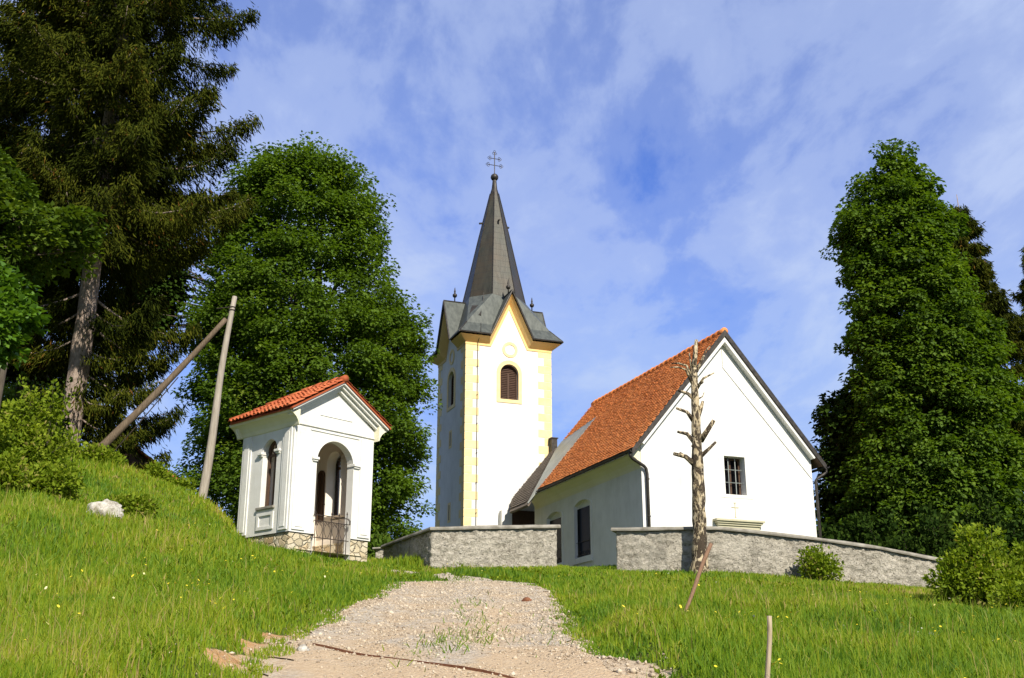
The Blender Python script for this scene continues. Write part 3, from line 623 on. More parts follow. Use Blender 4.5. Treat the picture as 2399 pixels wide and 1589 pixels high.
mb.lathe((0, 0, 0), [(.24, 24.25), (.22, 24.35), (.15, 24.6), (.11, 25.0), (.10, 25.1)], 10)
for q in (0, 1, 2, 3):
    a = q*math.pi/2 - math.pi/2; mb.tube([A3(math.cos(a)*.62, math.sin(a)*.62, 22.62), A3(math.cos(a)*.80, math.sin(a)*.80, 22.58)], .05, 6)
mb.build('ridge', 'dark_metal', sp)
# roof hatch on the skirt near the front left corner
mb = MB(); hp = A3(-1.55, -1.72, 17.25); 
mb.prism([hp+A3(-.28, .02, -.28), hp+A3(.24, -.20, -.28), hp+A3(.42, .12, .34), hp+A3(-.02, .34, .34)], A3(-.05, -.07, .05)); mb.build('hatch', 'dark_metal', tower)
mb = MB(); ball = [(.001, -.2)] + [(.2*math.cos(a), .2*math.sin(a)) for a in np.linspace(-1.3, 1.3, 9)] + [(.001, .2)]
mb.lathe((0, 0, 25.27), ball, 16); bo = mb.build('spire_ball', 'dark_metal', tower, smooth=True)
mb = MB(); mb.tube([(0, 0, 25.4), (0, 0, 26.70)], .022, 6)
for z, w_ in ((25.95, .34), (26.33, .25)):
    mb.tube([(-w_, 0, z), (w_, 0, z)], .018, 6)
    for sg in (1, -1):
        for dx, dz in ((.07, 0), (0, .06), (0, -.06)): mb.tube([(sg*(w_+dx) + .055*math.cos(a), 0, z+dz + .055*math.sin(a)) for a in np.linspace(0, 2*math.pi, 11)], .012, 5)
for dx, dz in ((.07, 26.62), (-.07, 26.62), (0, 26.74)): mb.tube([(dx + .055*math.cos(a), 0, dz + .055*math.sin(a)) for a in np.linspace(0, 2*math.pi, 11)], .012, 5)
mb.build('cross', 'dark_metal', tower)
for U, N in SIDES:
    mb = MB(); p = N*2.02 + EZ*(ZP+.02); fb = [(.03, 0), (.03, .22)] + [(.03+.085*math.cos(a), .34+.10*math.sin(a)) for a in np.linspace(-1.3, 1.3, 7)] + [(.03, .46), (.05, .52), (.012, .75)]
    mb.lathe(p, fb, 10); mb.build('finial', 'dark_metal', tower, smooth=True)
# windows and roundels
for U, N in SIDES:
    sur = MB(); o_ = [(u*1.0-.03, v) for u, v in arch_pts(-.57, .67, 12.86, 14.30, .60)]; ring(sur, N*H, U, EZ, N, o_, LW0, -.01, .03)
    so_ = sur.build('window', 'quoin_paint', tower)
    lv = MB()
    lo_ = [(u, v) for u, v in LW0]; ring(lv, N*(H-.2), U, EZ, N, lo_, [(.02 + (u-.02)*.86, 13.08 + (v-13.02)*.93) for u, v in lo_], 0, .06)
    lv.fbox(N*(H-.2), U, EZ, N, -.02, .06, 13.05, 14.3, .01, .05)
    for z in np.arange(13.12, 14.66, .085):
        hw = .39 if z < 14.28 else .39*math.sqrt(max(.02, 1-((z-14.28)/.43)**2))
        q0 = N*(H-.17); lv.add([q0 + U*(.02-hw) + EZ*z, q0 + U*(.02+hw) + EZ*z, q0 - N*.07 + U*(.02+hw) + EZ*(z+.085), q0 - N*.07 + U*(.02-hw) + EZ*(z+.085), q0 + U*(.02-hw) + EZ*(z-.015), q0 + U*(.02+hw) + EZ*(z-.015)], [(0, 1, 2, 3), (4, 5, 1, 0)])
    fill(lv, N*H, U, EZ, N, lo_, -.26); lv.build('louvre', 'louvre_wood', so_, fixn=False)
    rd = MB(); cir = lambda r_: [(.05 + r_*math.cos(a), 15.42 + r_*math.sin(a)) for a in np.linspace(0, 2*math.pi, 25)[:-1]]
    ring(rd, N*H, U, EZ, N, cir(.38), cir(.25), -.01, .03); rd.build('roundel', 'quoin_paint', tower)
U, N = SIDES[1]
for z0, z1 in ((11.1, 11.75), (7.65, 8.35)):
    mb = MB(); ring(mb, N*H, U, EZ, N, [(-.2, z0-.1), (.2, z0-.1), (.2, z1+.1), (-.2, z1+.1)], [(-.08, z0), (.08, z0), (.08, z1), (-.08, z1)], -.01, .015); so_ = mb.build('slit_window', 'quoin_paint', tower)
    mb = MB(); mb.fbox(N*H, U, EZ, N, -.08, .08, z0, z1, -.005, .005); mb.build('pane', 'brown_wood', so_)
mb = MB(); mb.tube([(-1.0, -1.35, 18.4), (-1.35, -2.0, 16.7), (-1.56, -2.6, 16.0), (-1.56, -2.2, 15.6), (-1.56, -2.16, 15.3), (-1.56, -2.16, 3.4)], .014, 5)
for z in np.arange(5, 15.4, 1.35): mb.tube([(-1.56, -2.10, z), (-1.56, -2.19, z)], .03, 6)
mb.build('lightning_cable', 'dark_metal', tower)
# ------------------------------------------------------------------ wayside chapel (local: x along the front, y into the depth)
NC = at(676, 1243, 30); HA = R(90-42.7)
chap = empty('wayside_chapel', (NC[0], NC[1], 0), HA)
tag(chap, 'small white wayside chapel with arched doorway, stone base and orange tiled roof', 'chapel')
CWd, CDp, ZB, ZT = 2.85, 2.46, 4.23, 7.44; TH = .28
arc = [(1.475 + .655*math.cos(a), 6.26 + .655*math.sin(a)) for a in np.linspace(math.pi, 0, 19)]
mb = MB()
fo = [(0, ZB), (.82, ZB)] + arc + [(2.13, ZB), (CWd, ZB), (CWd, ZT), (CWd/2, 8.46), (0, ZT)]
panel(mb, A3(0, 0, 0), EX, EZ, -EY, fo)
dl = [(.82, 3.3)] + arc + [(2.13, 3.3)]
for j in range(len(dl)-1): mb.add([A3(dl[j][0], 0, dl[j][1]), A3(dl[j+1][0], 0, dl[j+1][1]), A3(dl[j+1][0], TH, dl[j+1][1]), A3(dl[j][0], TH, dl[j][1])], [(0, 1, 2, 3)])
SW = arch_pts(.76, 1.42, 5.0, 6.58, .33); SWm = [(-u, v) for u, v in SW][::-1]
panel(mb, A3(0, 0, 0), -EY, EZ, -EX, [(-CDp, ZB), (0, ZB), (0, ZT), (-CDp, ZT)], [SWm], TH)
panel(mb, A3(CWd, 0, 0), EY, EZ, EX, [(0, ZB), (CDp, ZB), (CDp, ZT), (0, ZT)], [SW], TH)
panel(mb, A3(0, CDp, 0), -EX, EZ, EY, [(-CWd, ZB), (0, ZB), (0, ZT), (-CWd, ZT)])
cw = mb.build('wall', 'chapel_plaster', chap, fixn=False)
mb = MB()
panel(mb, A3(CWd-TH, 0, 0), EY, EZ, EX, [(TH, 3.5), (CDp-TH, 3.5), (CDp-TH, 7.3), (TH, 7.3)], [SW]); panel(mb, A3(TH, 0, 0), -EY, EZ, -EX, [(-CDp+TH, 3.5), (-TH, 3.5), (-TH, 7.3), (-CDp+TH, 7.3)], [SWm])
panel(mb, A3(0, CDp-TH, 0), EX, EZ, -EY, [(TH, 3.5), (CWd-TH, 3.5), (CWd-TH, 7.3), (TH, 7.3)])
panel(mb, A3(0, TH, 0), EX, EZ, EY, [(TH, 3.5), (.82, 3.5)] + arc + [(2.13, 3.5), (CWd-TH, 3.5), (CWd-TH, 7.3), (TH, 7.3)])
mb.add([(TH, TH, 7.3), (CWd-TH, TH, 7.3), (CWd-TH, CDp-TH, 7.3), (TH, CDp-TH, 7.3)], [(0, 1, 2, 3)]); mb.add([(TH, 0, 3.78), (CWd-TH, 0, 3.78), (CWd-TH, CDp-TH, 3.78), (TH, CDp-TH, 3.78)], [(0, 1, 2, 3)])
mb.build('interior', 'inner_plaster', chap, fixn=False)
mb = MB(); mb.box(.04, .79, .04, .40, 2.6, ZB); mb.box(2.16, CWd-.04, .04, .40, 2.6, ZB); mb.box(.04, .40, .40, CDp-.04, 2.6, ZB); mb.box(CWd-.40, CWd-.04, .40, CDp-.04, 2.6, ZB); mb.box(.40, CWd-.40, CDp-.40, CDp-.04, 2.6, ZB)
mb.build('stone_base', 'rubble_stone', chap, bevel=.02)
# raised pilaster strips and panels
mb = MB()
for a, b in ((.07, .50), (2.36, 2.79)):
    mb.fbox(A3(0, 0, 0), EX, EZ, -EY, a, b, ZB+.06, 7.12, -.01, .035); mb.fbox(A3(0, 0, 0), EX, EZ, -EY, a+.09, b-.09, ZB+.14, 7.0, .03, .05)
for a, b in ((.08, .48), (1.98, 2.40)):
    for s_, O_, U_ in ((-1, A3(0, 0, 0), -EY), (1, A3(CWd, 0, 0), EY)):
        mb.fbox(O_, U_, EZ, EX*s_, *sorted((s_*a, s_*b)), ZB+.06, 7.12, -.01, .035); mb.fbox(O_, U_, EZ, EX*s_, *sorted((s_*(a+.09), s_*(b-.09))), ZB+.14, 7.0, .03, .05)
mb.fbox(A3(0, 0, 0), EX, EZ, -EY, .0, CWd, 7.20, 7.235, -.01, .04); mb.fbox(A3(0, 0, 0), EX, EZ, -EY, .55, 2.3, 7.10, 7.125, -.01, .025); mb.fbox(A3(0, 0, 0), EX, EZ, -EY, .85, 2.0, 7.58, 7.60, -.01, .02)
for s_, O_, U_ in ((-1, A3(0, 0, 0), -EY), (1, A3(CWd, 0, 0), EY)):
    u0, u1 = sorted((s_*.72, s_*1.50)); ring(mb, O_, U_, EZ, EX*s_, [(u0, 4.36), (u1, 4.36), (u1, 4.84), (u0, 4.84)], [(u0+.11, 4.46), (u1-.11, 4.46), (u1-.11, 4.75), (u0+.11, 4.75)], -.01, .035)
mb.build('pilaster_trim', 'chapel_plaster', chap, bevel=.006)
# cornices
ek = (8.66-7.56)/(CWd/2+.36); er = lambda x: 7.56 + ek*(x+.36)
mb = MB()
cv = [(.002, 7.12), (.03, 7.14), (.06, 7.24), (.13, 7.34), (.23, 7.42), (.31, 7.45), (.33, 7.52), (.002, 7.56)]
mb.prism([A3(-u, -.22, v) for u, v in cv], EY*(CDp+.5)); mb.prism([A3(CWd+u, -.22, v) for u, v in cv], EY*(CDp+.5)); mb.prism([A3(-.2, CDp+u, v) for u, v in cv], EX*(CWd+.4)); mb.build('eave_cornice', 'bounce_tint_plaster', chap); mb = MB()
for q, (o_, d0, d1) in enumerate(((.30, -.05, -.12), (.22, -.12, -.20), (.12, -.20, -.30))):
    for sg in (1, -1):
        x0 = -.30 + (.30-o_); f = lambda x, dz: A3(CWd/2 - sg*(CWd/2-x), -o_+.0, er(x)+dz)
        mb.prism([f(-.30, d0), f(-.30+.06*q, d1), f(CWd/2, d1), f(CWd/2, d0)], EY*(o_-.002))
mb.build('cornice', 'chapel_plaster', chap)
# roof
Bc = A3(CWd/2+.42, 0, 8.66-7.53); LBc = np.linalg.norm(Bc); Bc /= LBc; Nc = A3(-Bc[2], 0, Bc[0]); D0, D1, HR = -.34, 2.66, 1.15
mb = MB()
okc = lambda a, b: b < LBc-.04 and D0 + a < D1 - (D1-HR)*b/LBc + .02
tiles(mb, A3(-.42, D0, 7.53), EY, Bc, Nc, 18, 8, .175, .262, okc, 'pan')
tiles(mb, A3(CWd+.36, D0, 7.56), EY, Bc*A3(-1, 1, 1), Nc*A3(-1, 1, 1), 18, 8, .175, .262, okc, 'pan')
e0, e1 = A3(-.36, D1, 7.56), A3(CWd+.36, D1, 7.56); ap = A3(CWd/2, HR, 8.66); Bh = (ap - (e0+e1)/2); Lh_ = np.linalg.norm(Bh); Bh /= Lh_; Nh = A3(0, -Bh[1]*0 + Bh[2], 0) + EZ*(-Bh[1])
tiles(mb, e0, EX, Bh, Nh/np.linalg.norm(Nh), 21, 8, .175, .262, lambda a, b: abs(a-(CWd/2+.36)) < (CWd/2+.36)*(1-b/Lh_), 'pan')
mb.cur = .3
for sg in (1, -1):
    X = lambda x: CWd/2 - sg*(CWd/2-x)
    mb.prism([A3(X(-.36), D0, 7.55), A3(X(-.36), D1, 7.55), A3(X(CWd/2), HR, 8.65), A3(X(CWd/2), D0, 8.65)], EZ*-.05)
mb.prism([e0, e1, ap], EZ*-.05)
rf = mb.build('roof', 'new_clay_tile', chap, fixn=False)
mb = MB(); ridge_tiles(mb, (CWd/2, D0-.02, 8.70), (CWd/2, HR, 8.71), .10, .33); ridge_tiles(mb, e0+A3(0, 0, .05), ap+A3(0, 0, .06), .09, .33); ridge_tiles(mb, e1+A3(0, 0, .05), ap+A3(0, 0, .06), .09, .33); mb.build('ridge', 'new_clay_tile', rf, smooth=True)
# imposts, sills, window frames
def blk(name, P, U, N, u0, u1, z0, mat='chapel_plaster'):
    mb = MB(); mb.fbox(P, U, EZ, N, u0, u1, z0, z0+.05, -TH+.02, .05); mb.fbox(P, U, EZ, N, u0-.025, u1+.025, z0+.05, z0+.12, -TH+.02, .085); return mb.build(name, mat, chap, bevel=.006)
for u0, u1 in ((.66, .825), (2.125, 2.32)): blk('impost', A3(0, 0, 0), EX, -EY, u0, u1, 6.24)
for u0, u1 in ((-.77, -.60), (-1.58, -1.41)): blk('impost', A3(0, 0, 0), -EY, -EX, u0, u1, 6.45)
for s_, O_, U_, lp in ((-1, A3(0, 0, 0), -EY, SWm), (1, A3(CWd, 0, 0), EY, SW)):
    c_ = s_*1.09; mb = MB(); ring(mb, O_, U_, EZ, EX*s_, lp, [(c_ + (u-c_)*.72, 5.07 + (v-5.0)*.93) for u, v in lp], -.24, -.17)
    mb.fbox(O_, U_, EZ, EX*s_, c_-.025, c_+.025, 5.05, 6.85, -.22, -.18); mb.fbox(O_, U_, EZ, EX*s_, c_-.25, c_+.25, 6.45, 6.52, -.22, -.18)
    for a in (.6, 1.05, 2.1, 2.55): mb.tube([O_ + U_*c_ + EZ*6.5 - EX*s_*.2, O_ + U_*(c_ + .27*math.cos(a)) + EZ*(6.5 + .27*math.sin(a)) - EX*s_*.2], .014, 5)
    wo = mb.build('window', 'brown_wood', chap)
    mb = MB(); u0, u1 = sorted((s_*.70, s_*1.52)); mb.fbox(O_, U_, EZ, EX*s_, u0, u1, 4.93, 5.0, -TH, .07); mb.build('sill', 'coping_stone', wo, bevel=.008)
mb = MB(); ring(mb, A3(CWd-TH, 0, 0), EY, EZ, -EX, arch_pts(1.86, 2.16, 4.95, 6.35, .15), [(2.01 + (u-2.01)*.4, 5.02 + (v-4.95)*.93) for u, v in arch_pts(1.86, 2.16, 4.95, 6.35, .15)], 0, .05); fill(mb, A3(CWd-TH, 0, 0), EY, EZ, -EX, arch_pts(1.86, 2.16, 4.95, 6.35, .15), .012); mb.build('niche_frame', 'brown_wood', chap)
# wrought iron gate
mb = MB(); gy_ = -.045
for x, z1 in ((.84, 4.78), (1.12, 5.04), (1.40, 4.80), (1.66, 4.80), (1.94, 4.86)):
    mb.tube([(x, gy_, 3.62), (x, gy_, z1)], .013, 6); mb.lathe((x, gy_, z1), [(.012, 0), (.024, .03), (.003, .10)], 6)
for z in (4.76, 4.60, 4.14): mb.tube([(.78, gy_, z), (2.02, gy_, z)], .013, 6)
for x in (.98, 1.26, 1.53, 1.80):
    for sg in (1, -1):
        mb.tube([(x + sg*(.02+.085*math.sin(a)), gy_, 4.16 + .21*a/1.6) for a in np.linspace(0, 3.1, 9)], .008, 5)
        mb.tube([(x + sg*.055 + .045*math.cos(a), gy_, 4.53 + .045*math.sin(a)) for a in np.linspace(0, 5, 9)], .008, 5)
mb.tube([(2.0, gy_, 4.72), (2.05, gy_, 4.72), (2.05, gy_, 4.60)], .02, 6); mb.tube([(.80, gy_, 4.2), (.74, gy_, 4.2)], .03, 6)
mb.build('gate', 'iron', chap)
# ------------------------------------------------------------------ churchyard walls
def wall_mesh(P, th, name, parent, mat, step=.05, amp=.045, back=True):
    """P: list of (x, y, ztop); a thick wall with rough faces"""
    P = [A3(*p) for p in P]; mb = MB(); pts = []; L = 0
    n2 = []
    for i, p in enumerate(P):
        ds = []
        if i: d = (P[i]-P[i-1])[:2]; ds.append(d/np.linalg.norm(d))
        if i < len(P)-1: d = (P[i+1]-P[i])[:2]; ds.append(d/np.linalg.norm(d))
        d = sum(ds); d /= np.linalg.norm(d); nn = A3(d[1], -d[0]); n2.append(nn/max(.5, nn @ A3(ds[0][1], -ds[0][0])))
    S = []; 
    for i in range(len(P)-1):
        m = max(2, int(np.linalg.norm((P[i+1]-P[i])[:2])/step))
        for q in range(m + (i == len(P)-2)): f = q/m; S.append((P[i]*(1-f) + P[i+1]*f, n2[i]*(1-f) + n2[i+1]*f))
    cols = []
    for p, nn in S:
        zb = min(gz(p[0]+nn[0]*th/2, p[1]+nn[1]*th/2), gz(p[0]-nn[0]*th/2, p[1]-nn[1]*th/2)) - .25
        m = 30; col = []
        for s_ in (1, -1):
            zz = np.linspace(zb, p[2], m) if s_ > 0 else np.linspace(p[2], zb, m)
            for z in zz:
                f = (p[2]-z)/(p[2]-zb); v = Vector((p[0], p[1], z)); a = amp*(mnoise.fractal(v*6.5, .7, 2.1, 4) + .55*mnoise.noise(v*1.3)); off = th/2*(1 + .06*f) + a
                col.append((p[0]+s_*nn[0]*off, p[1]+s_*nn[1]*off, z))
        cols.append(col)
    m = len(cols[0]); vs = [v for c in cols for v in c]; fs = [(i*m+q, (i+1)*m+q, (i+1)*m+q+1, i*m+q+1) for i in range(len(cols)-1) for q in range(m-1)]
    fs += [tuple(range(m)), tuple((len(cols)-1)*m+q for q in range(m-1, -1, -1))]
    mb.add(vs, fs); o = mb.build(name, mat, parent, smooth=True)
    return o, S
def coping(S, th, ov, hh, parent, end_extra=(.12, .12)):
    """slab course with a rounded front edge, laid in lengths"""
    mb = MB(); pts = [(p.copy(), nn) for p, nn in S]; d0 = pts[0][0]-pts[1][0]; d1 = pts[-1][0]-pts[-2][0]
    pts[0] = (pts[0][0] + d0/np.linalg.norm(d0)*end_extra[0], pts[0][1]); pts[-1] = (pts[-1][0] + d1/np.linalg.norm(d1)*end_extra[1], pts[-1][1])
    pts = pts[::5] + ([pts[-1]] if (len(pts)-1) % 5 else [])
    prof = [(-1, .0), (-1.03, .35), (-.95, .85), (-.7, 1.), (0, 1.12), (.7, 1.), (.95, .85), (1.03, .35), (1, 0)]; vs = []; W = th/2 + ov
    for p, nn in pts:
        for a, b in prof:
            v = Vector((p[0], p[1], p[2])); j = mnoise.noise(v*1.7 + Vector((a, b, 0)))*.018
            vs.append((p[0]-nn[0]*(a*W+j), p[1]-nn[1]*(a*W+j), p[2] + b*hh + j*.8))
    m = len(prof); fs = [(i*m+q, (i+1)*m+q, (i+1)*m+(q+1) % m, i*m+(q+1) % m) for i in range(len(pts)-1) for q in range(m)] + [tuple(range(m)), tuple((len(pts)-1)*m+q for q in range(m-1, -1, -1))]
    mb.add(vs, fs); o = mb.build('coping', 'coping_stone', parent); return o
def yard_wall(P, label, th=.42, hh=.11, ex=(.1, .1)):
    r = empty('churchyard_wall', (P[0][0], P[0][1], 0)); tag(r, label, 'wall', 'rough stone walls round the churchyard')
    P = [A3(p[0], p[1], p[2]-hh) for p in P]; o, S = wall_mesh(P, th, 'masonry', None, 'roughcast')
    c = coping(S, th, .085, hh, None, ex)
    for q in (o, c): q.parent = r; q.matrix_parent_inverse = Matrix.Translation((-P[0][0], -P[0][1], 0))
    return r
yard_wall([atD(1278, 1215, 32.3), atD(1180, 1216, 31.7), atD(1010, 1221, 31.0), atD(960, 1238, 32.8), atD(903, 1260, 35.2)][::-1], 'rough grey stone wall turning a corner in front of the bell tower')
yard_wall([atD(1428, 1222, 32.5), atD(1540, 1220, 32.0), atD(1660, 1219, 31.9), atD(1850, 1240, 32.3), atD(2010, 1262, 32.6), atD(2185, 1296, 33)], 'long rough stone wall sloping down to the right below the white gable', ex=(.13, .1))
yard_wall([atD(870, 1267, 38.2), atD(915, 1264, 38.2)], 'short pale wall stub in the gap right of the small chapel', .35, .06)
#@@PART3
# ------------------------------------------------------------------ vegetation tools
def unit(v): return v/np.maximum(np.linalg.norm(v, axis=-1, keepdims=True), 1e-9)
def leaves(name, P, D, L, W, tint, mat, parent, fold=.25, Nv=None):
    """one folded four-cornered leaf per point: P base, D pointing direction, L length, W width"""
    n = len(P); D = unit(D); X = rng.normal(size=(n, 3)) if Nv is None else Nv + rng.normal(size=(n, 3))*.28
    S = unit(np.cross(D, X)); Nn = np.cross(S, D); L = L[:, None]; W = W[:, None]
    a = P; b = P + D*L*.45 + S*W*.5 + Nn*W*fold; c = P + D*L; e = P + D*L*.45 - S*W*.5 + Nn*W*fold
    V = np.stack([a, b, c, e], 1).reshape(-1, 3); i = np.arange(n)*4
    return np_mesh(name, V, [np.concatenate([np.stack([i, i+1, i+2], 1), np.stack([i, i+2, i+3], 1)])], mat, parent, np.repeat(tint, 4))
def crown_cloud(tab, nclump, nleaf, rc, lobe=.18, ratio=.9, inner=.35, seed=1, vs=1., tips=0):
    """tab rows: (height, reach left, reach right). Returns leaf points, outward directions, clump ids"""
    r = np.random.default_rng(seed); tab = np.array(tab); ntot = nclump; nclump = tips or nclump; z0, z1 = tab[0, 0], tab[-1, 0]
    zz = r.uniform(z0, z1, nclump*6); wl = np.interp(zz, tab[:, 0], tab[:, 1]); wr = np.interp(zz, tab[:, 0], tab[:, 2]); ww = np.maximum(wl+wr, .01)
    keep = r.uniform(0, 1, zz.size) < ww/ww.max(); zz, wl, wr = zz[keep][:nclump], wl[keep][:nclump], wr[keep][:nclump]; n = len(zz)
    th = r.uniform(0, 2*math.pi, n); c, s = np.cos(th), np.sin(th); mid = (wr-wl)/2; half = (wl+wr)/2
    lob = np.array([mnoise.noise(Vector((a*1.6, b*1.6, z*.42*vs+seed*7))) + .6*mnoise.noise(Vector((a*4, b*4, z*1.1*vs+seed*3))) for a, b, z in zip(c, s, zz)])
    rho = (1 - inner*r.uniform(0, 1, n)**1.7) * (1 + lobe*(lob-.22)); half = np.maximum(half - rc*.8, half*.4)
    C = np.stack([mid + half*c*rho, half*ratio*s*rho, zz], 1)
    out = unit(np.stack([c, s, np.full(n, .25)], 1))
    if tips:        # each bough end carries a loose group of leaf clumps
        ti = np.repeat(np.arange(n), ntot//n); sp = r.uniform(.55, 1.1, n)[ti][:, None]*rc*1.45; C = C[ti] + np.clip(r.normal(size=(len(ti), 3)), -1.6, 1.6)*sp*np.array([1, 1, .55]); out = out[ti]; n = len(C)
    C[:, 2] = z0 + (C[:, 2]-z0)*(1 - rc*2.2/(z1-z0)); idx = np.repeat(np.arange(n), nleaf); off = r.normal(size=(n*nleaf, 3)); off *= np.minimum(1, 1.5/np.linalg.norm(off, axis=1, keepdims=True)); off = off*rc*np.array([1, 1, .6]); rr = r.uniform(.6, 1.35, n)[idx][:, None]
    return C[idx] + off*rr, unit(out[idx]*.6 + unit(off)*.8), idx, C
def trunk_mesh(name, parent, mat, pts, rad, limbs=(), n=12, wob=.12):
    mb = MB(); mb.tube(pts, rad, n, wob=wob)
    for lp, lr in limbs: mb.tube(lp, lr, 7, wob=.1)
    return mb.build(name, mat, parent, smooth=True)
def broad_tree(name, label, cat, loc, tab, mat, nclump, nleaf, rc, L, W, seed, trunk_r=.3, lobe=.18, ratio=.9, inner=.35, droop=.5, group=None, tips=0):
    r = np.random.default_rng(seed); o = empty(name, loc); tag(o, label, cat, group)
    z0, z1 = tab[0][0], tab[-1][0]; P, out, idx, C = crown_cloud(tab, nclump, nleaf, rc, lobe, ratio, inner, seed, tips=tips)
    keep = P[:, 2] > -.6
    P, out, idx = P[keep], out[keep], idx[keep]; n = len(P)
    D = out + r.normal(size=(n, 3))*.45 + np.array([0, 0, -droop])
    ct = r.normal(.5, .16, len(C)); tint = np.clip(ct[idx] + r.normal(0, .14, n), 0, 1)
    sz = r.uniform(.7, 1.3, n); leaves('crown', P, D, L*sz, W*sz, tint, mat, o, Nv=np.tile([0, 0, 1.], (n, 1))*.9 + out*.7)
    limbs = []
    for q in range(26):
        i = r.integers(len(C)); b = z0 + max(.3, (C[i, 2]-z0)*.55); e = C[i]*np.array([.9, .9, .95]); m_ = np.array([e[0]*.45, e[1]*.45, b + (e[2]-b)*.45])
        limbs.append(([(0, 0, b), tuple(m_), tuple(e)], [trunk_r*.38, trunk_r*.22, .02]))
    trunk_mesh('trunk', o, 'leafy_bark', [(0, 0, -.6), (0, 0, .5), (.1, 0, z1*.35), (-.05, .1, z1*.65), (0, 0, z1*.84)], [trunk_r*1.4, trunk_r, trunk_r*.8, trunk_r*.4, .03], limbs)
    return o
def spruce(name, label, loc, h, z0, rmax, lean, seed, trunk_r, nper=6, dz=.5, group=None, top=None, dens=1., cat='spruce', low=(), needle=1., bare=0.):
    """tapered trunk, whorls of drooping limbs, each limb hung with many short needle sprays"""
    r = np.random.default_rng(seed); o = empty(name, loc); tag(o, label, cat, group); Ps, Ds, Ls, Ws, Ts = [], [], [], [], []; limbs = []
    axis = lambda z: np.array([lean*z + .05*math.sin(z*.4), 0, z]); zs = np.arange(z0, top or h, dz)
    spec = [(z, None, None) for z in zs for _ in range(nper)] + [(z, a, l) for z, a, l in low]
    for z, a0, l0 in spec:
        a = r.uniform(0, 2*math.pi) if a0 is None else a0; f = (h-z)/(h-z0)
        ln = (rmax*min(1., f**.75*1.05)*r.choice([.55, .72, .86, .98, 1.06])*r.uniform(.9, 1.08)) if l0 is None else l0
        if ln < .25: continue
        zz = z + (r.uniform(-.25, .25) if a0 is None else 0); b = axis(zz); u = np.array([math.cos(a), math.sin(a), 0]); v = np.array([-u[1], u[0], 0])
        m = max(5, int(ln/.28)); s = np.linspace(0, 1, m); droop = r.uniform(.28, .55)*(.35 + .65*f); tip = r.uniform(.15, .4)*(.4+.6*f)
        ax = b + u*ln*s[:, None] + np.array([0, 0, 1])*(ln*(-droop*np.sin(s*math.pi*.5)*1.0 + tip*s**2.6))[:, None] + v*(r.normal()*.08*ln*s**2)[:, None]
        limbs.append(([tuple(p) for p in ax[::2]], list(np.linspace(max(.02, trunk_r*.20*ln/rmax), .008, len(ax[::2])))))
        nt = int(ln*48*dens); q = r.uniform(.12 + bare*r.uniform(0, 1), 1, nt)**.8; base = np.stack([np.interp(q, s, ax[:, k_]) for k_ in range(3)], 1)
        wid = ln*.30*np.sin(np.clip(q*1.05, 0, 1)*math.pi*.9 + .12)*(1-q*.45) + .08; sd = r.choice([-1, 1], nt)*r.uniform(.05, 1, nt)
        tw = base + v*(sd*wid)[:, None] + u*(r.uniform(0, .3, nt)*wid)[:, None] - np.array([0, 0, 1])*(np.abs(sd)*wid*r.uniform(.15, .75, nt))[:, None]
        kk = 8; lt = np.repeat(tw, kk, 0) + r.normal(size=(nt*kk, 3))*np.array([.08, .08, .13])
        dd_ = np.repeat(v*(sd)[:, None]*.55 + u*.55, kk, 0) + np.array([0, 0, -.95]) + r.normal(size=(nt*kk, 3))*.40
        Ps.append(lt); Ds.append(dd_); k2 = nt*kk; Ls.append(r.uniform(.13, .32, k2)*needle); Ws.append(r.uniform(.028, .055, k2)*needle)
        Ts.append(np.clip(r.normal(.42 + .12*r.normal(), .17, k2) + (r.uniform(0, 1, k2) > .975)*.5, 0, 1))
    P = np.concatenate(Ps); leaves('crown', P, np.concatenate(Ds), np.concatenate(Ls), np.concatenate(Ws), np.concatenate(Ts), 'spruce_needle', o, fold=.5)
    zz = np.linspace(-.8, top or h, 22); rr = [trunk_r*(1-.93*max(0, z)/h) * (1 + .55*math.exp(-max(0, z+.3)/.5)) for z in zz]
    trunk_mesh('trunk', o, 'spruce_bark', [tuple(axis(z)) for z in zz], rr, limbs, 14, .14)
    return o
def on_ground(px, py, Y): p = atD(px, py, Y); return A3(p[0], p[1], gz(p[0], p[1]))
def tab_px(rows, base, cx):
    """crown outline in photo pixels -> (height above base, reach left, reach right)"""
    out_ = []
    for py, xl, xr in rows:
        pl, pr = atD(xl, py, base[1]), atD(xr, py, base[1]); out_.append((pl[2]-base[2], base[0]-pl[0], pr[0]-base[0]))
    out_.sort(); return out_
# big linden behind the chapel
b = on_ground(705, 1200, 46.)
rows = [(322,660,735),(345,590,800),(400,545,845),(470,510,875),(540,480,893),(620,468,925),(700,462,952),(780,455,985),(850,452,988),(930,440,990),(1000,436,985),(1060,440,965),(1120,438,972),(1180,446,985),(1235,500,955)]
broad_tree('linden_tree', 'huge dense dark green broadleaf tree towering behind the small chapel', 'tree', b, tab_px(rows, b, 705), 'linden_leaf', 2800, 76, .36, .155, .125, 5, .42, .11, .8, .45, tips=700)
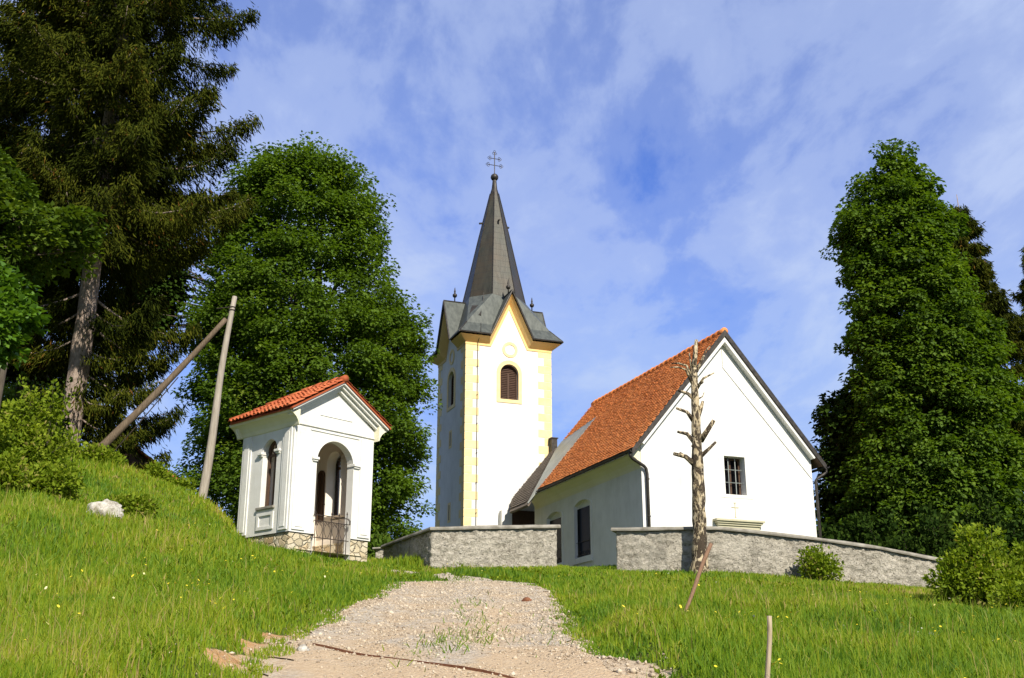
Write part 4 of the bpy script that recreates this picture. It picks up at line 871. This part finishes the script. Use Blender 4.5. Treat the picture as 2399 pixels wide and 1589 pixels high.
# ivy-clad tower of leaves right of the church
b = on_ground(2110, 1280, 47.)
rows = [(318,2046,2066),(345,2022,2092),(400,1985,2125),(450,1945,2150),(500,1940,2180),(560,1940,2195),(640,1955,2225),(720,1960,2270),(800,1966,2300),(880,1972,2325),(960,1975,2345),(1050,1972,2365),(1140,1960,2375),(1220,1950,2385),(1290,1960,2380)]
broad_tree('ivy_clad_tree', 'tall narrow tree wrapped in dense ivy leaves right of the church', 'tree', b, tab_px(rows, b, 2110), 'ivy_leaf', 2500, 84, .30, .18, .155, 8, .45, .20, .62, .4, .55, tips=1250)
b = on_ground(1965, 1280, 49.)
rows = [(870,1950,2010),(900,1885,2020),(930,1865,2030),(990,1885,2030),(1040,1875,2030),(1100,1885,2030),(1160,1875,2040),(1220,1873,2050),(1290,1880,2060)]
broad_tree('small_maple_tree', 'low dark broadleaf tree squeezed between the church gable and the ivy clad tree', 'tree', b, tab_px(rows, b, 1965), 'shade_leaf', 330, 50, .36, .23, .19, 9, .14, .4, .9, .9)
# spruces behind the ivy tree
for i, (px, Y, top_px, rm, lab) in enumerate([(2320, 58, 450, 4.6, 'dark spruce whose thin ragged top rises just right of the ivy clad tree'), (2490, 62, 560, 5.2, 'broad dark spruce cut by the right picture edge behind the ivy clad tree')]):
    b = on_ground(px, 1250, Y); tz = atD(px, top_px, Y)[2] - b[2]
    spruce('spruce_tree', lab, b, tz, 2., rm, 0, 40+i, .28, 6, .55, dens=.8, needle=1.5, group='spruces behind the ivy clad tree')
# tall spruces on the left knoll
b = on_ground(150, 1050, 33.2)
spruce('spruce_tree', 'tall spruce with bare grey brown lower trunk on the left knoll', b, 34., 8.0, 5.0, .014, 21, .345, 6, .60, top=19.5,
       low=[(9.8, -1.4, 3.4), (10.8, -1.0, 3.4), (11.7, -1.8, 3.4), (12.6, -1.3, 3.4), (13.6, -1.6, 3.4), (14.5, -1.2, 3.2), (1.9, .2, 2.3), (2.6, -.4, 2.0), (3.3, .1, 2.6), (4.0, -.3, 2.2), (3.0, 2.6, 2.0), (4.4, 3.3, 2.4), (4.9, .3, 3.0), (5.4, -.5, 3.0), (5.3, 2.9, 3.0), (2.2, 3.0, 2.4), (5.8, .1, 3.4), (5.9, 3.6, 3.2), (1.2, 2.9, 2.0)])
b = on_ground(40, 1030, 36.5)
spruce('spruce_tree', 'dark bushy spruce filling the upper left corner behind the bare trunk', b, 33., 1.2, 4.9, -.01, 22, .36, 6, .66, top=20.)
b = on_ground(470, 1100, 49.)
rows = [(420,300,390),(480,260,425),(550,240,440),(620,240,445),(680,250,430),(740,270,405),(790,300,345)]
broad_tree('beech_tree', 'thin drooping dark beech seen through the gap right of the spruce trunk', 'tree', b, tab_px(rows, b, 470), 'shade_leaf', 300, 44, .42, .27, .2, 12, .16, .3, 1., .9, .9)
# young bright maple at the left edge
b = on_ground(-40, 1120, 27.)
rows = [(330,-40,20),(365,-90,60),(410,-150,100),(450,-180,190),(500,-200,215),(550,-200,215),(600,-190,150),(650,-150,40)]
broad_tree('maple_tree', 'young bright green maple leaning in from the left edge before the spruces', 'tree', b, tab_px(rows, b, -40), 'maple_leaf', 210, 60, .27, .17, .14, 13, .11, .35, .9, .8, .3)
b = on_ground(-50, 1130, 23.)
rows = [(572,-60,10),(610,-120,45),(660,-130,85),(710,-140,105),(750,-140,80),(800,-130,40),(830,-120,0)]
broad_tree('maple_tree', 'vivid light green branch of a sapling low on the left edge', 'tree', b, tab_px(rows, b, -50), 'young_leaf', 150, 50, .22, .18, .15, 14, .07, .4, .9, .8, .3)
# shrubs
def shrub(label, px, py, Y, w, h, mat, seed, n=160, nl=46, L=.13, name='shrub', cat='shrub', group=None, depth=.8, rc=.2):
    b = on_ground(px, py, Y); o = empty(name, b); tag(o, label, cat, group); r = np.random.default_rng(seed)
    nb = max(6, int(w*h*2.2)); a = r.uniform(0, 2*math.pi, nb); q = r.uniform(0, 1, nb)**.6; bc = np.stack([np.cos(a)*q*w*.42, np.sin(a)*q*w*.42*depth, h*r.uniform(.15, .78, nb)*(1-.45*q)], 1); bs = r.uniform(.55, 1.25, nb)*min(w, h)*.26
    C = []; sh = []
    while len(C) < n:
        i = r.integers(nb); d = unit(r.normal(size=3)); c_ = bc[i] + d*bs[i]*r.uniform(.5, 1.15)*np.array([1, 1, .85])
        if c_[2] > -.1: C.append(c_)
    for k_ in range(int(n*.22)):                       # long leafy shoots sticking out of the outline
        i = r.integers(nb); e = bc[i] + np.array([r.normal(0, .25), r.normal(0, .2), 1])*bs[i]*r.uniform(1.1, 2.5); sh.append((bc[i], e))
        for f in np.linspace(.55, 1, 5): C.append(bc[i]*(1-f) + e*f)
    C = np.array(C); kk = np.where(np.arange(len(C)) < n, nl, nl//4); idx = np.repeat(np.arange(len(C)), kk); tot = len(idx); off = r.normal(size=(tot, 3)); off *= np.minimum(1, 1.6/np.linalg.norm(off, axis=1, keepdims=True))
    P = C[idx] + off*rc*np.where(idx < n, 1., .38)[:, None]*np.array([1, 1, .75]); ok = P[:, 2] > -.15; P, idx, off = P[ok], idx[ok], off[ok]; k_ = len(P)
    D = off*.5 + r.normal(size=(k_, 3))*.5 + np.array([0, 0, .25]); ct = r.normal(.48, .2, len(C)); tint = np.clip(ct[idx] + r.normal(0, .14, k_), 0, 1); s = r.uniform(.6, 1.4, k_)
    leaves('crown', P, D, L*s, L*.6*s, tint, mat, o)
    mb = MB()
    for i in range(0, n, 6): e = C[i]; mb.tube([(e[0]*.15, e[1]*.15, -.2), (e[0]*.5, e[1]*.5, e[2]*.45), tuple(e)], [.02, .012, .004], 5)
    for c_, e in sh: mb.tube([tuple(c_), tuple((c_+e)/2), tuple(e)], [.010, .006, .002], 4)
    mb.build('stem', 'leafy_bark', o); return o
shrub('large yellow green bush on the left knoll under the spruce trunk', 35, 1150, 28.3, 3.2, 2.0, 'shrub_leaf', 51, 300, 44, .12)
shrub('low tangled bush at the foot of the bare spruce trunk', 175, 1096, 31.0, 2.0, .5, 'shrub_leaf', 52, 130, 40, .11)
shrub('dusky green bush behind the knoll bushes at the left edge', 10, 1045, 32.0, 3.4, 2.4, 'maple_leaf', 53, 240)
shrub('straggling low growth on the knoll crest beside the red hut roof', 225, 1098, 31.6, 1.0, .34, 'shrub_leaf', 54, 45, 36, .10)
shrub('low weeds on the knoll slope just right of the boulder', 300, 1180, 26.5, 1.4, .36, 'shrub_leaf', 55, 45, 40, .10)
shrub('small tuft of weeds on the knoll crest where it starts to fall', 352, 1118, 31.8, .9, .38, 'shrub_leaf', 59, 36, 36, .10)
shrub('leafy green weeds low on the knoll left of the boulder', 110, 1190, 26., 2.0, .65, 'shrub_leaf', 68, 90, 40, .11)
shrub('broad weed patch at the left edge below the large knoll bush', 5, 1195, 25., 2.2, .8, 'shrub_leaf', 69, 100, 40, .11)
shrub('creeping weeds on the falling crest left of the pole foot', 405, 1150, 32.0, 1.2, .32, 'shrub_leaf', 70, 40, 36, .09)
shrub('tall light green bush at the right end of the stone wall', 2300, 1400, 26.0, 2.6, 1.75, 'shrub_leaf', 56, 340, 46, L=.11)
shrub('leafy shoots spreading in front of the bush at the right edge', 2370, 1440, 21., 1.3, .7, 'shrub_leaf', 58, 90, 40, .09)
shrub('small leafy sapling bush growing against the middle of the sloping wall', 1905, 1342, 31.4, .8, 1.0, 'shrub_leaf', 57, 55, 34, .10)
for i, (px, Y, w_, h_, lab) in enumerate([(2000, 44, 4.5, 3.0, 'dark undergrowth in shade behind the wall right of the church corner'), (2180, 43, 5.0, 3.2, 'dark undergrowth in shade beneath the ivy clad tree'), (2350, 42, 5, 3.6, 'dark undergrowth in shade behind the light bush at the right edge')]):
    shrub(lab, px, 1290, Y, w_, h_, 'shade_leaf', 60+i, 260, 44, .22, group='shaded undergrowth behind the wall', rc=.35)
shrub('dark foliage low between the small chapel and the stone wall', 890, 1270, 41, 2.2, 1.3, 'linden_leaf', 66, 150, 44, .2, rc=.3)
# ------------------------------------------------------------------ lopped birch
Yb = 31.25; bb = on_ground(1618, 1322, Yb); br = empty('lopped_birch', bb); tag(br, 'lopped birch trunk with short cut limb stubs standing before the stone wall', 'tree')
def q4(u, v, Y=Yb):      # zoomed-photo coordinates -> local point
    p = at(1180 + u*.3698, 760 + v*.3698, Y); return tuple(p - bb)
m_ = .3698*Yb/2605
tp = [q4(1243, 1560), q4(1243, 1500), q4(1240, 1400), q4(1240, 1270), q4(1236, 1100), q4(1230, 950), q4(1226, 820), q4(1218, 650), q4(1214, 480), q4(1206, 350), q4(1204, 280)]
tr = [60, 50, 45, 44, 43, 39, 35, 30, 26, 23, 21]
mb = MB(); dense = []; dr = []
for i in range(len(tp)-1):
    for f in np.linspace(0, 1, 9)[:-1]: dense.append(tuple(A3(*tp[i])*(1-f) + A3(*tp[i+1])*f)); dr.append((tr[i]*(1-f) + tr[i+1]*f)*m_*(1 + .10*mnoise.noise(Vector((i+f, 3.3, 0))*1.7)))
dense.append(tp[-1]); dr.append(tr[-1]*m_); mb.tube([(dense[0][0], dense[0][1], dense[0][2]-.35)] + dense, [dr[0]*1.2] + dr, 16, wob=.16); mb.build('trunk', 'birch_bark', br, smooth=True)
LIMBS = [([(1204, 290), (1212, 200), (1221, 100)], (20, 15, 11), 0), ([(1190, 300), (1186, 240), (1180, 175)], (9, 7, 4), .1), ([(1195, 330), (1160, 258), (1112, 240), (1068, 237)], (11, 8, 6, 3), .1), ([(1196, 380), (1150, 295), (1100, 286), (1045, 295)], (10, 7, 5, 3), -.2),
         ([(1205, 470), (1170, 435), (1110, 408)], (15, 11, 8), .15), ([(1200, 610), (1160, 560), (1090, 538)], (16, 11, 8), -.1), ([(1205, 745), (1165, 692), (1105, 674)], (16, 12, 8), .1), ([(1210, 890), (1150, 842), (1072, 828)], (19, 15, 11), -.15), ([(1205, 870), (1160, 840), (1120, 808)], (14, 10, 7), .1),
         ([(1222, 410), (1262, 348), (1326, 318)], (12, 8, 4), -.15), ([(1232, 580), (1252, 530), (1266, 482)], (16, 13, 9), .1), ([(1245, 740), (1285, 682), (1324, 618)], (22, 17, 13), -.15), ([(1255, 830), (1300, 790), (1345, 744)], (15, 11, 8), .05), ([(1228, 475), (1262, 455), (1274, 425)], (6, 4, 3), .1), ([(1222, 300), (1262, 215), (1285, 160), (1318, 118)], (11, 8, 6, 3), .15)]
rl = random.Random(4)
for q_ in range(9):
    v_ = rl.uniform(330, 900); u_ = 1228 + rl.choice((-1, 1))*18; sg_ = 1 if u_ > 1228 else -1; l_ = rl.uniform(18, 34); LIMBS.append(([(u_ - sg_*8, v_), (u_ + sg_*l_*.5, v_ - l_*.3), (u_ + sg_*l_, v_ - l_*.75)], (7, 5, 3), rl.uniform(-.1, .1)))
for pts, rad, dy in LIMBS:
    mb = MB(); pp = [A3(*q4(*p)) + A3(0, dy*i*.6, 0) for i, p in enumerate(pts)]; mb.tube([tuple(p) for p in pp], [x*m_ for x in rad], 9, wob=.2); l_ = mb.build('limb', 'birch_bark', br, smooth=True)
    d_ = unit(pp[-1]-pp[-2]); mb = MB(); mb.tube([tuple(pp[-1] - d_*.004), tuple(pp[-1] + d_*.006)], [rad[-1]*m_*.93]*2, 9); mb.build('cut_end', 'cut_wood', l_)
# ------------------------------------------------------------------ braced wooden pole and wire
pb_ = on_ground(463, 1175, 32.3); pt_ = atD(541, 686, 32.6); po = empty('braced_pole', pb_); tag(po, 'bare weathered wooden pole propped by a slanting brace on the left knoll', 'pole')
mb = MB(); n_ = 14; top = pt_ - pb_
mb.tube([(0, 0, -.5)] + [tuple(top*f + A3(.03*math.sin(f*7), 0, 0)) for f in np.linspace(0, 1, n_)], [.15] + list(np.linspace(.14, .075, n_)), 12, wob=.1); mb.build('pole', 'pole_wood', po, smooth=True)
b0 = atD(205, 1062, 31.6) - pb_; b1 = atD(522, 738, 32.5) - pb_; d_ = b0-b1
mb = MB(); mb.tube([tuple(b1 + d_*f + A3(0, 0, -.22*math.sin(f*math.pi)*.5)) for f in np.linspace(0, 1.12, 14)], list(np.linspace(.075, .135, 14)), 12, wob=.14); mb.build('brace', 'brace_wood', po, smooth=True)
w0 = atD(412, 872, 32.1) - pb_; w1 = atD(243, 1066, 31.9) - pb_
mb = MB(); mb.tube([tuple(w0), tuple((w0+w1)/2 + A3(0, 0, -.04)), tuple(w1 - A3(.15, 0, .2))], .016, 6); mb.build('guy_wire', 'iron', po)
mb = MB()
for f in (.93, .945): mb.tube([tuple(top*f + A3(.10*math.cos(a), .10*math.sin(a), 0)) for a in np.linspace(0, 2*math.pi, 13)], .012, 5)
mb.tube([tuple(top*.94 + A3(-.05, -.12, 0)), tuple(top*.94 + A3(-.45, -.14, -.05))], .012, 5); mb.build('binding_wire', 'iron', po)
# ------------------------------------------------------------------ stakes
s0 = hit(1572, 1440, height); s1 = atD(1644, 1258, s0[1] + .55); st = empty('wooden_stake', s0); tag(st, 'reddish brown wooden stake leaning to the right in the grass below the birch', 'stake')
mb = MB(); d_ = s1 - s0; mb.tube([tuple(d_*f + A3(.012*math.sin(f*6), 0, 0)) for f in np.linspace(-.15, 1, 12)], list(np.linspace(.024, .031, 12)), 9, wob=.15); mb.build('shaft', 'stake_wood', st, smooth=True)
p = atD(1778, 1424, 8.4); p0 = atD(1765, 1600, 8.4); gg = gz(p0[0], p0[1]); st = empty('wooden_stake', (p0[0], p0[1], gg)); tag(st, 'pale thin upright stake in the grass at the bottom edge', 'stake')
mb = MB(); e0_ = A3(0, 0, -.3); e1_ = p - A3(p0[0], p0[1], gg); mb.tube([tuple(e0_*(1-f) + e1_*f + A3(.006*math.sin(f*9), 0, 0)) for f in np.linspace(0, 1, 12)], list(np.linspace(.022, .017, 12)), 9, wob=.2); mb.build('shaft', 'pale_stake', st, smooth=True)
# ------------------------------------------------------------------ boulder, loose stones, drain bar, hut
def rock(name, loc, size, seed, mat, label, cat, group=None, sub=4):
    bm = bmesh.new(); bmesh.ops.create_icosphere(bm, subdivisions=sub, radius=1)
    for v in bm.verts:
        c_ = v.co.copy(); k_ = 1 + .32*mnoise.noise(c_*1.1 + Vector((seed, 0, 0))) + .16*mnoise.fractal(c_*2.6 + Vector((0, seed, 0)), 1., 2.1, 4) - .10*abs(mnoise.noise(c_*3.1 + Vector((0, 0, seed)))); v.co = Vector((c_.x*size[0], c_.y*size[1], c_.z*size[2]))*k_
    me = bpy.data.meshes.new(name); bm.to_mesh(me); bm.free(); o = link(name, me, mat, None, True); o.location = loc; tag(o, label, cat, group); return o
p = hit(238, 1202, height); rock('boulder', p + A3(0, .1, .16), (.42, .34, .30), 3.1, 'limestone', 'pale rough limestone boulder lying in the grass of the left knoll', 'boulder')
p = hit(700, 1508, height); rock('loose_stone', p + A3(0, 0, .02), (.07, .06, .05), 5.5, 'limestone', 'small white stone lying beside the left end of the rusty drain bar', 'stone', None, 3)
p = hit(2157, 1484, height); rock('loose_stone', p + A3(0, 0, .06), (.09, .07, .07), 2.5, 'limestone', 'small white stone showing in the grass of the right slope', 'stone', None, 3)
p = hit(1217, 1392, height); rock('loose_stone', p + A3(0, 0, .03), (.08, .06, .05), 8.5, 'rust', 'small dark red brown lump lying on the upper right of the road', 'stone', None, 3)
a = hit(722, 1494, height); c_ = hit(1150, 1566, height); mb = MB(); pts = []
for f in np.linspace(0, 1.25, 16): q = a + (c_-a)*f; pts.append((q[0], q[1], gz(q[0], q[1]) + .022 + .008*math.sin(f*9)))
for i in range(len(pts)-1):
    d_ = unit(A3(*pts[i+1]) - A3(*pts[i])); s_ = A3(-d_[1], d_[0], 0)
    for o_, h_ in ((0, .010), (.025, .004)): mb.prism([A3(*pts[i]) + s_*o_ + EZ*h_, A3(*pts[i]) + s_*(o_+.012) + EZ*h_, A3(*pts[i]) + s_*(o_+.012) - EZ*.06, A3(*pts[i]) + s_*o_ - EZ*.06], A3(*pts[i+1]) - A3(*pts[i]))
tag(mb.build('drain_bar', 'rust', None), 'rusty metal drain bar laid slantwise across the gravel road', 'drain')
hp_ = atD(293, 1072, 40.); hp_[2] += .48; hg = gz(hp_[0], hp_[1]); hut = empty('hut', (hp_[0], hp_[1], hg), R(25)); tag(hut, 'small hut behind the left knoll showing only its dark red roof tip', 'hut'); hz_ = hp_[2]-hg
mb = MB(); mb.prism([(-1.5, -1, 0), (1.5, -1, 0), (1.5, -1, hz_-1.1), (0, -1, hz_-.1), (-1.5, -1, hz_-1.1)], (0, 2.4, 0)); mb.build('wall', 'brown_wood', hut)
mb = MB()
for sg in (1, -1): mb.prism([(sg*1.8, -1.2, hz_-1.25), (sg*1.8, -1.2, hz_-1.17), (sg*.002, -1.2, hz_+.03), (sg*.002, -1.2, hz_-.05)], (0, 2.8, 0))
mb.build('roof', 'red_clay', hut)
# ------------------------------------------------------------------ grass, flowers, gravel
def scatter(n, y0, y1, seed, pw=1.2, marg=3.):
    r = np.random.default_rng(seed); y = y0 + (y1-y0)*r.uniform(0, 1, n*3); k_ = r.uniform(0, 1, y.size) < (y0/y)**pw*(y*.52+marg)/(y1*.52+marg)*(y1/y0)**max(0, pw-1)*1.0
    y = y[k_][:n]; x = r.uniform(-1, 1, y.size)*(y*.5 + marg); return x, y
fp = []     # footprints kept clear of grass
def foot(o, x0, x1, y0, y1):
    a = o.rotation_euler.z; c_, s_ = math.cos(a), math.sin(a); fp.append(np.array([[o.location.x + u*c_ - v*s_, o.location.y + u*s_ + v*c_] for u, v in ((x0, y0), (x1, y0), (x1, y1), (x0, y1))]))
foot(chap, .06, CWd-.06, .06, CDp-.06); foot(church, .45, 7.5, .3, 11.4); foot(tower, -2.1, 2.1, -2.1, 2.1)
def grass(name, x, y, hmin, hmax, seed, wsc=1., tint0=.42):
    r = np.random.default_rng(seed); d = sd_road(x, y); e = (vnoise(x, y, .35, 5)-.5)*.55 + (vnoise(x, y, 1.1, 9)-.5)*.35
    keep = d > e*.7 - .02; sm_ = soil_mask(x, y); keep &= r.uniform(0, 1, x.size) > sm_*1.1
    keep &= ~((in_poly(x, y, path_poly)) & (r.uniform(0, 1, x.size) > .03))
    for f in fp: keep &= ~in_poly(x, y, f)
    patch = vnoise(x, y, 1.6, 21)*.5 + vnoise(x, y, .55, 22)*.3 + vnoise(x, y, 4.5, 23)*.4
    keep &= r.uniform(0, 1, x.size) < .55 + .7*patch
    x, y, d, patch = x[keep], y[keep], d[keep], patch[keep]; n = len(x); z = height(x, y)
    edge = smooth(0, 1.0, d)*.6 + .4; h = r.uniform(hmin, hmax, n)*(.55 + .75*patch)*edge*(1-.4*smooth(23, 27, y)*(x > -11))*np.where(r.uniform(0, 1, n) > .96, 1.35, 1.)
    dist = np.hypot(x, y); w_ = .0048*(np.maximum(dist, 8)/9)**.85*r.uniform(.7, 1.4, n)*wsc
    a = r.uniform(0, 2*math.pi, n); fa = r.uniform(-.9, .9, n); S = np.stack([np.cos(fa), np.sin(fa), np.zeros(n)], 1); Dh = np.stack([np.cos(a), np.sin(a), np.zeros(n)], 1); ln = np.abs(r.normal(.28, .22, n))
    B0 = np.stack([x, y, z-.02], 1); up = np.array([0, 0, 1.])
    M1 = B0 + up*(h*.55)[:, None] + Dh*(h*ln*.25)[:, None]; T = B0 + up*(h*(1-.25*np.minimum(ln, 1)))[:, None] + Dh*(h*ln)[:, None]
    V = np.stack([B0 - S*w_[:, None], B0 + S*w_[:, None], M1 - S*w_[:, None]*.8, M1 + S*w_[:, None]*.8, T], 1).reshape(-1, 3); i = np.arange(n)*5
    dry = vnoise(x, y, .8, 31); clo = vnoise(x, y, 1.3, 61); tint = np.clip(tint0 + (patch-.6)*.6 - (clo > .74)*.16 + (vnoise(x, y, 3.2, 62)-.5)*.35 + r.normal(0, .16, n) + (r.uniform(0, 1, n) > .94)*.4 + (dry > .72)*.18, 0, 1)
    return V, [np.stack([i, i+1, i+3, i+2], 1), np.stack([i+2, i+3, i+4], 1)], np.repeat(tint, 5)
def add_grass(sets):
    Vs, Q, Tn, tt, b = [], [], [], [], 0
    for V, (q, t3), ti in sets: Vs.append(V); Q.append(q+b); Tn.append(t3+b); tt.append(ti); b += len(V)
    o = np_mesh('grass', np.concatenate(Vs), [np.concatenate(Q), np.concatenate(Tn)], 'grass_blade', None, np.concatenate(tt)); tag(o, 'tall bright meadow grass covering both slopes', 'grass', kind='stuff')
x1, y1 = scatter(560000, 7.5, 36.5, 71); x2, y2 = scatter(9000, 8, 30, 72)
xr = rng.uniform(-26, -5, 26000); yr = rng.uniform(24, 36, 26000)
k3 = [A3(*hit(px_, py_)[:2]) for px_, py_ in [(1090, 1400), (1080, 1480), (1020, 1490), (1100, 1440), (1050, 1345), (1290, 1470), (1000, 1502), (1110, 1472)]]
xt = np.concatenate([c_[0] + rng.normal(0, .16 + .02*(j_ % 4), 60 + 45*(j_ % 4)) for j_, c_ in enumerate(k3)] if 0 else [c_[0] + rng.normal(0, .2, 60) for c_ in k3]); yt = np.concatenate([c_[1] + rng.normal(0, .8, 60) for c_ in k3])
def tufts(x, y, seed):
    r = np.random.default_rng(seed); n = len(x); z = height(x, y) + .01; h = r.uniform(.03, .10, n); a = r.uniform(0, 6.28, n); w_ = np.full(n, .006); S = np.stack([np.cos(a), np.sin(a), 0*a], 1); D = np.stack([r.normal(0, .6, n), r.normal(0, .6, n), np.ones(n)], 1)
    B0 = np.stack([x, y, z], 1); M1 = B0 + D*h[:, None]*.55; T = B0 + D*h[:, None]; V = np.stack([B0 - S*w_[:, None], B0 + S*w_[:, None], M1 - S*w_[:, None], M1 + S*w_[:, None], T], 1).reshape(-1, 3); i = np.arange(n)*5
    return V, [np.stack([i, i+1, i+3, i+2], 1), np.stack([i+2, i+3, i+4], 1)], np.repeat(np.clip(r.normal(.4, .15, n), 0, 1), 5)
gt = on_ground(945, 1312, 31.6); xg, yg = gt[0] + rng.normal(0, .35, 700), gt[1] + rng.normal(0, .25, 700)
add_grass([grass('d', xg, yg, .35, .7, 78, .8, .5), grass('a', x1, y1, .09, .25, 73), grass('b', x2, y2, .30, .52, 74, .45, .72), grass('c', xr, yr, .15, .4, 75), tufts(xt, yt, 76)])
def weeds():
    """broad-leaved rosettes, clover and dock among the grass"""
    r = np.random.default_rng(95); x, y = scatter(6500, 8, 30, 96); cl = vnoise(x, y, 1.4, 44); k_ = (sd_road(x, y) > -.05) & (r.uniform(0, 1, x.size) < np.clip((cl-.42)*2.0, .06, .8)) & (soil_mask(x, y) < .3)
    for f in fp: k_ &= ~in_poly(x, y, f)
    x, y = x[k_], y[k_]; n = len(x); m = 9; z = height(x, y); hh = r.uniform(.05, .19, n); sz = r.uniform(.022, .06, n)*np.maximum(1, np.hypot(x, y)/16); P = np.repeat(np.stack([x, y, z + hh*.4], 1), m, 0) + r.normal(0, 1, (n*m, 3))*np.repeat(sz, m)[:, None]*np.array([.6, .6, .35])
    a = r.uniform(0, 6.28, n*m); D = np.stack([np.cos(a), np.sin(a), r.uniform(.1, 1.2, n*m)], 1); L = np.repeat(sz, m)*r.uniform(.7, 1.5, n*m); o = leaves('meadow_weeds', P, D, L, L*.5, np.clip(r.normal(.42, .2, n*m), 0, 1), 'shrub_leaf', None, Nv=np.tile([0, 0, 1.], (n*m, 1)))
    tag(o, 'broad leaved weeds and clover growing among the meadow grass', 'weeds', kind='stuff')
weeds()
def flowers():
    x, y = scatter(2600, 8.5, 27, 81, 1.); cl = vnoise(x, y, 2.2, 41); r = np.random.default_rng(82); k_ = (sd_road(x, y) > .5) & (r.uniform(0, 1, x.size) < np.clip((cl-.55)*3.2, .015, 1)) & (soil_mask(x, y) < .2)
    for f in fp: k_ &= ~in_poly(x, y, f)
    x, y = x[k_], y[k_]; n = len(x); z = height(x, y) + r.uniform(.12, .28, n); s = .013*(np.hypot(x, y)/10)**.5*r.uniform(.7, 1.25, n); V = []; fs = []; m = 6
    ang = np.linspace(0, 2*math.pi, m+1)[:-1]; tl = r.normal(0, .4, (n, 2))
    c_ = np.stack([x, y, z], 1); ringv = np.stack([np.stack([c_[:, 0] + s*np.cos(a), c_[:, 1] + s*np.sin(a), c_[:, 2] + s*(.35 + tl[:, 0]*np.cos(a) + tl[:, 1]*np.sin(a))], 1) for a in ang], 1)
    V = np.concatenate([c_[:, None], ringv], 1).reshape(-1, 3); i = np.arange(n)*(m+1); T = np.concatenate([np.stack([i, i+1+k2, i+1+(k2+1) % m], 1) for k2 in range(m)])
    tag(np_mesh('wildflowers', V, [T], 'flower_petal', None, np.repeat(r.uniform(0, 1, n), m+1)), 'tiny yellow and white wild flowers scattered through the grass', 'wildflowers', kind='stuff')
flowers()
def gravel():
    r = np.random.default_rng(91); Lr = resample(LP, 300); Rr = resample(RP, 300); n = 34000; v = r.uniform(0, 1, n); u = r.uniform(-.03, 1.03, n)
    i = np.clip((v*299).astype(int), 0, 299); p = Lr[i] + (Rr[i]-Lr[i])*u[:, None]; p += r.normal(0, .05, p.shape); k_ = (p[:, 1] > 8.5); p = p[k_]; dens = vnoise(p[:, 0], p[:, 1], .8, 51); near = np.clip((14-p[:, 1])/5, 0, .6)
    ex = np.concatenate([c_[None] + r.normal(0, 1, (60, 2))*np.array([rx, ry])*.62 for c_, rx, ry in BARE] + [BANK[q_][None] + r.normal(0, .22, (14, 2)) for q_ in range(len(BANK))])
    k_ = r.uniform(0, 1, len(p)) < (.35 + .8*dens) - near; p = np.concatenate([p[k_], ex]); n = len(p); z = height(p[:, 0], p[:, 1]) + .014; s = r.gamma(1.8, .0043, n) + .006
    base = np.array([[1,0,0],[0,1,0],[-1,0,0],[0,-1,0],[0,0,1],[0,0,-1]], float); F_ = np.array([[0,1,4],[1,2,4],[2,3,4],[3,0,4],[1,0,5],[2,1,5],[3,2,5],[0,3,5]])
    V = base[None]*(s[:, None]*r.uniform(.6, 1.3, (n, 3)))[:, None, :]*np.array([1, 1, .7]) + r.normal(0, .15, (n, 6, 3))*s[:, None, None]; a = r.uniform(0, 6.28, n); c_, s_ = np.cos(a)[:, None], np.sin(a)[:, None]
    X = V[:, :, 0]*c_ - V[:, :, 1]*s_; Y = V[:, :, 0]*s_ + V[:, :, 1]*c_; V = np.stack([X + p[:, 0][:, None], Y + p[:, 1][:, None], V[:, :, 2] + z[:, None] + .003], 2).reshape(-1, 3)
    T = (np.arange(n)[:, None, None]*6 + F_[None]).reshape(-1, 3); tag(np_mesh('gravel', V, [T], 'gravel_stone', None, np.repeat(r.uniform(0, 1, n), 6)), 'loose pale gravel stones strewn over the road', 'gravel', kind='stuff')
gravel()
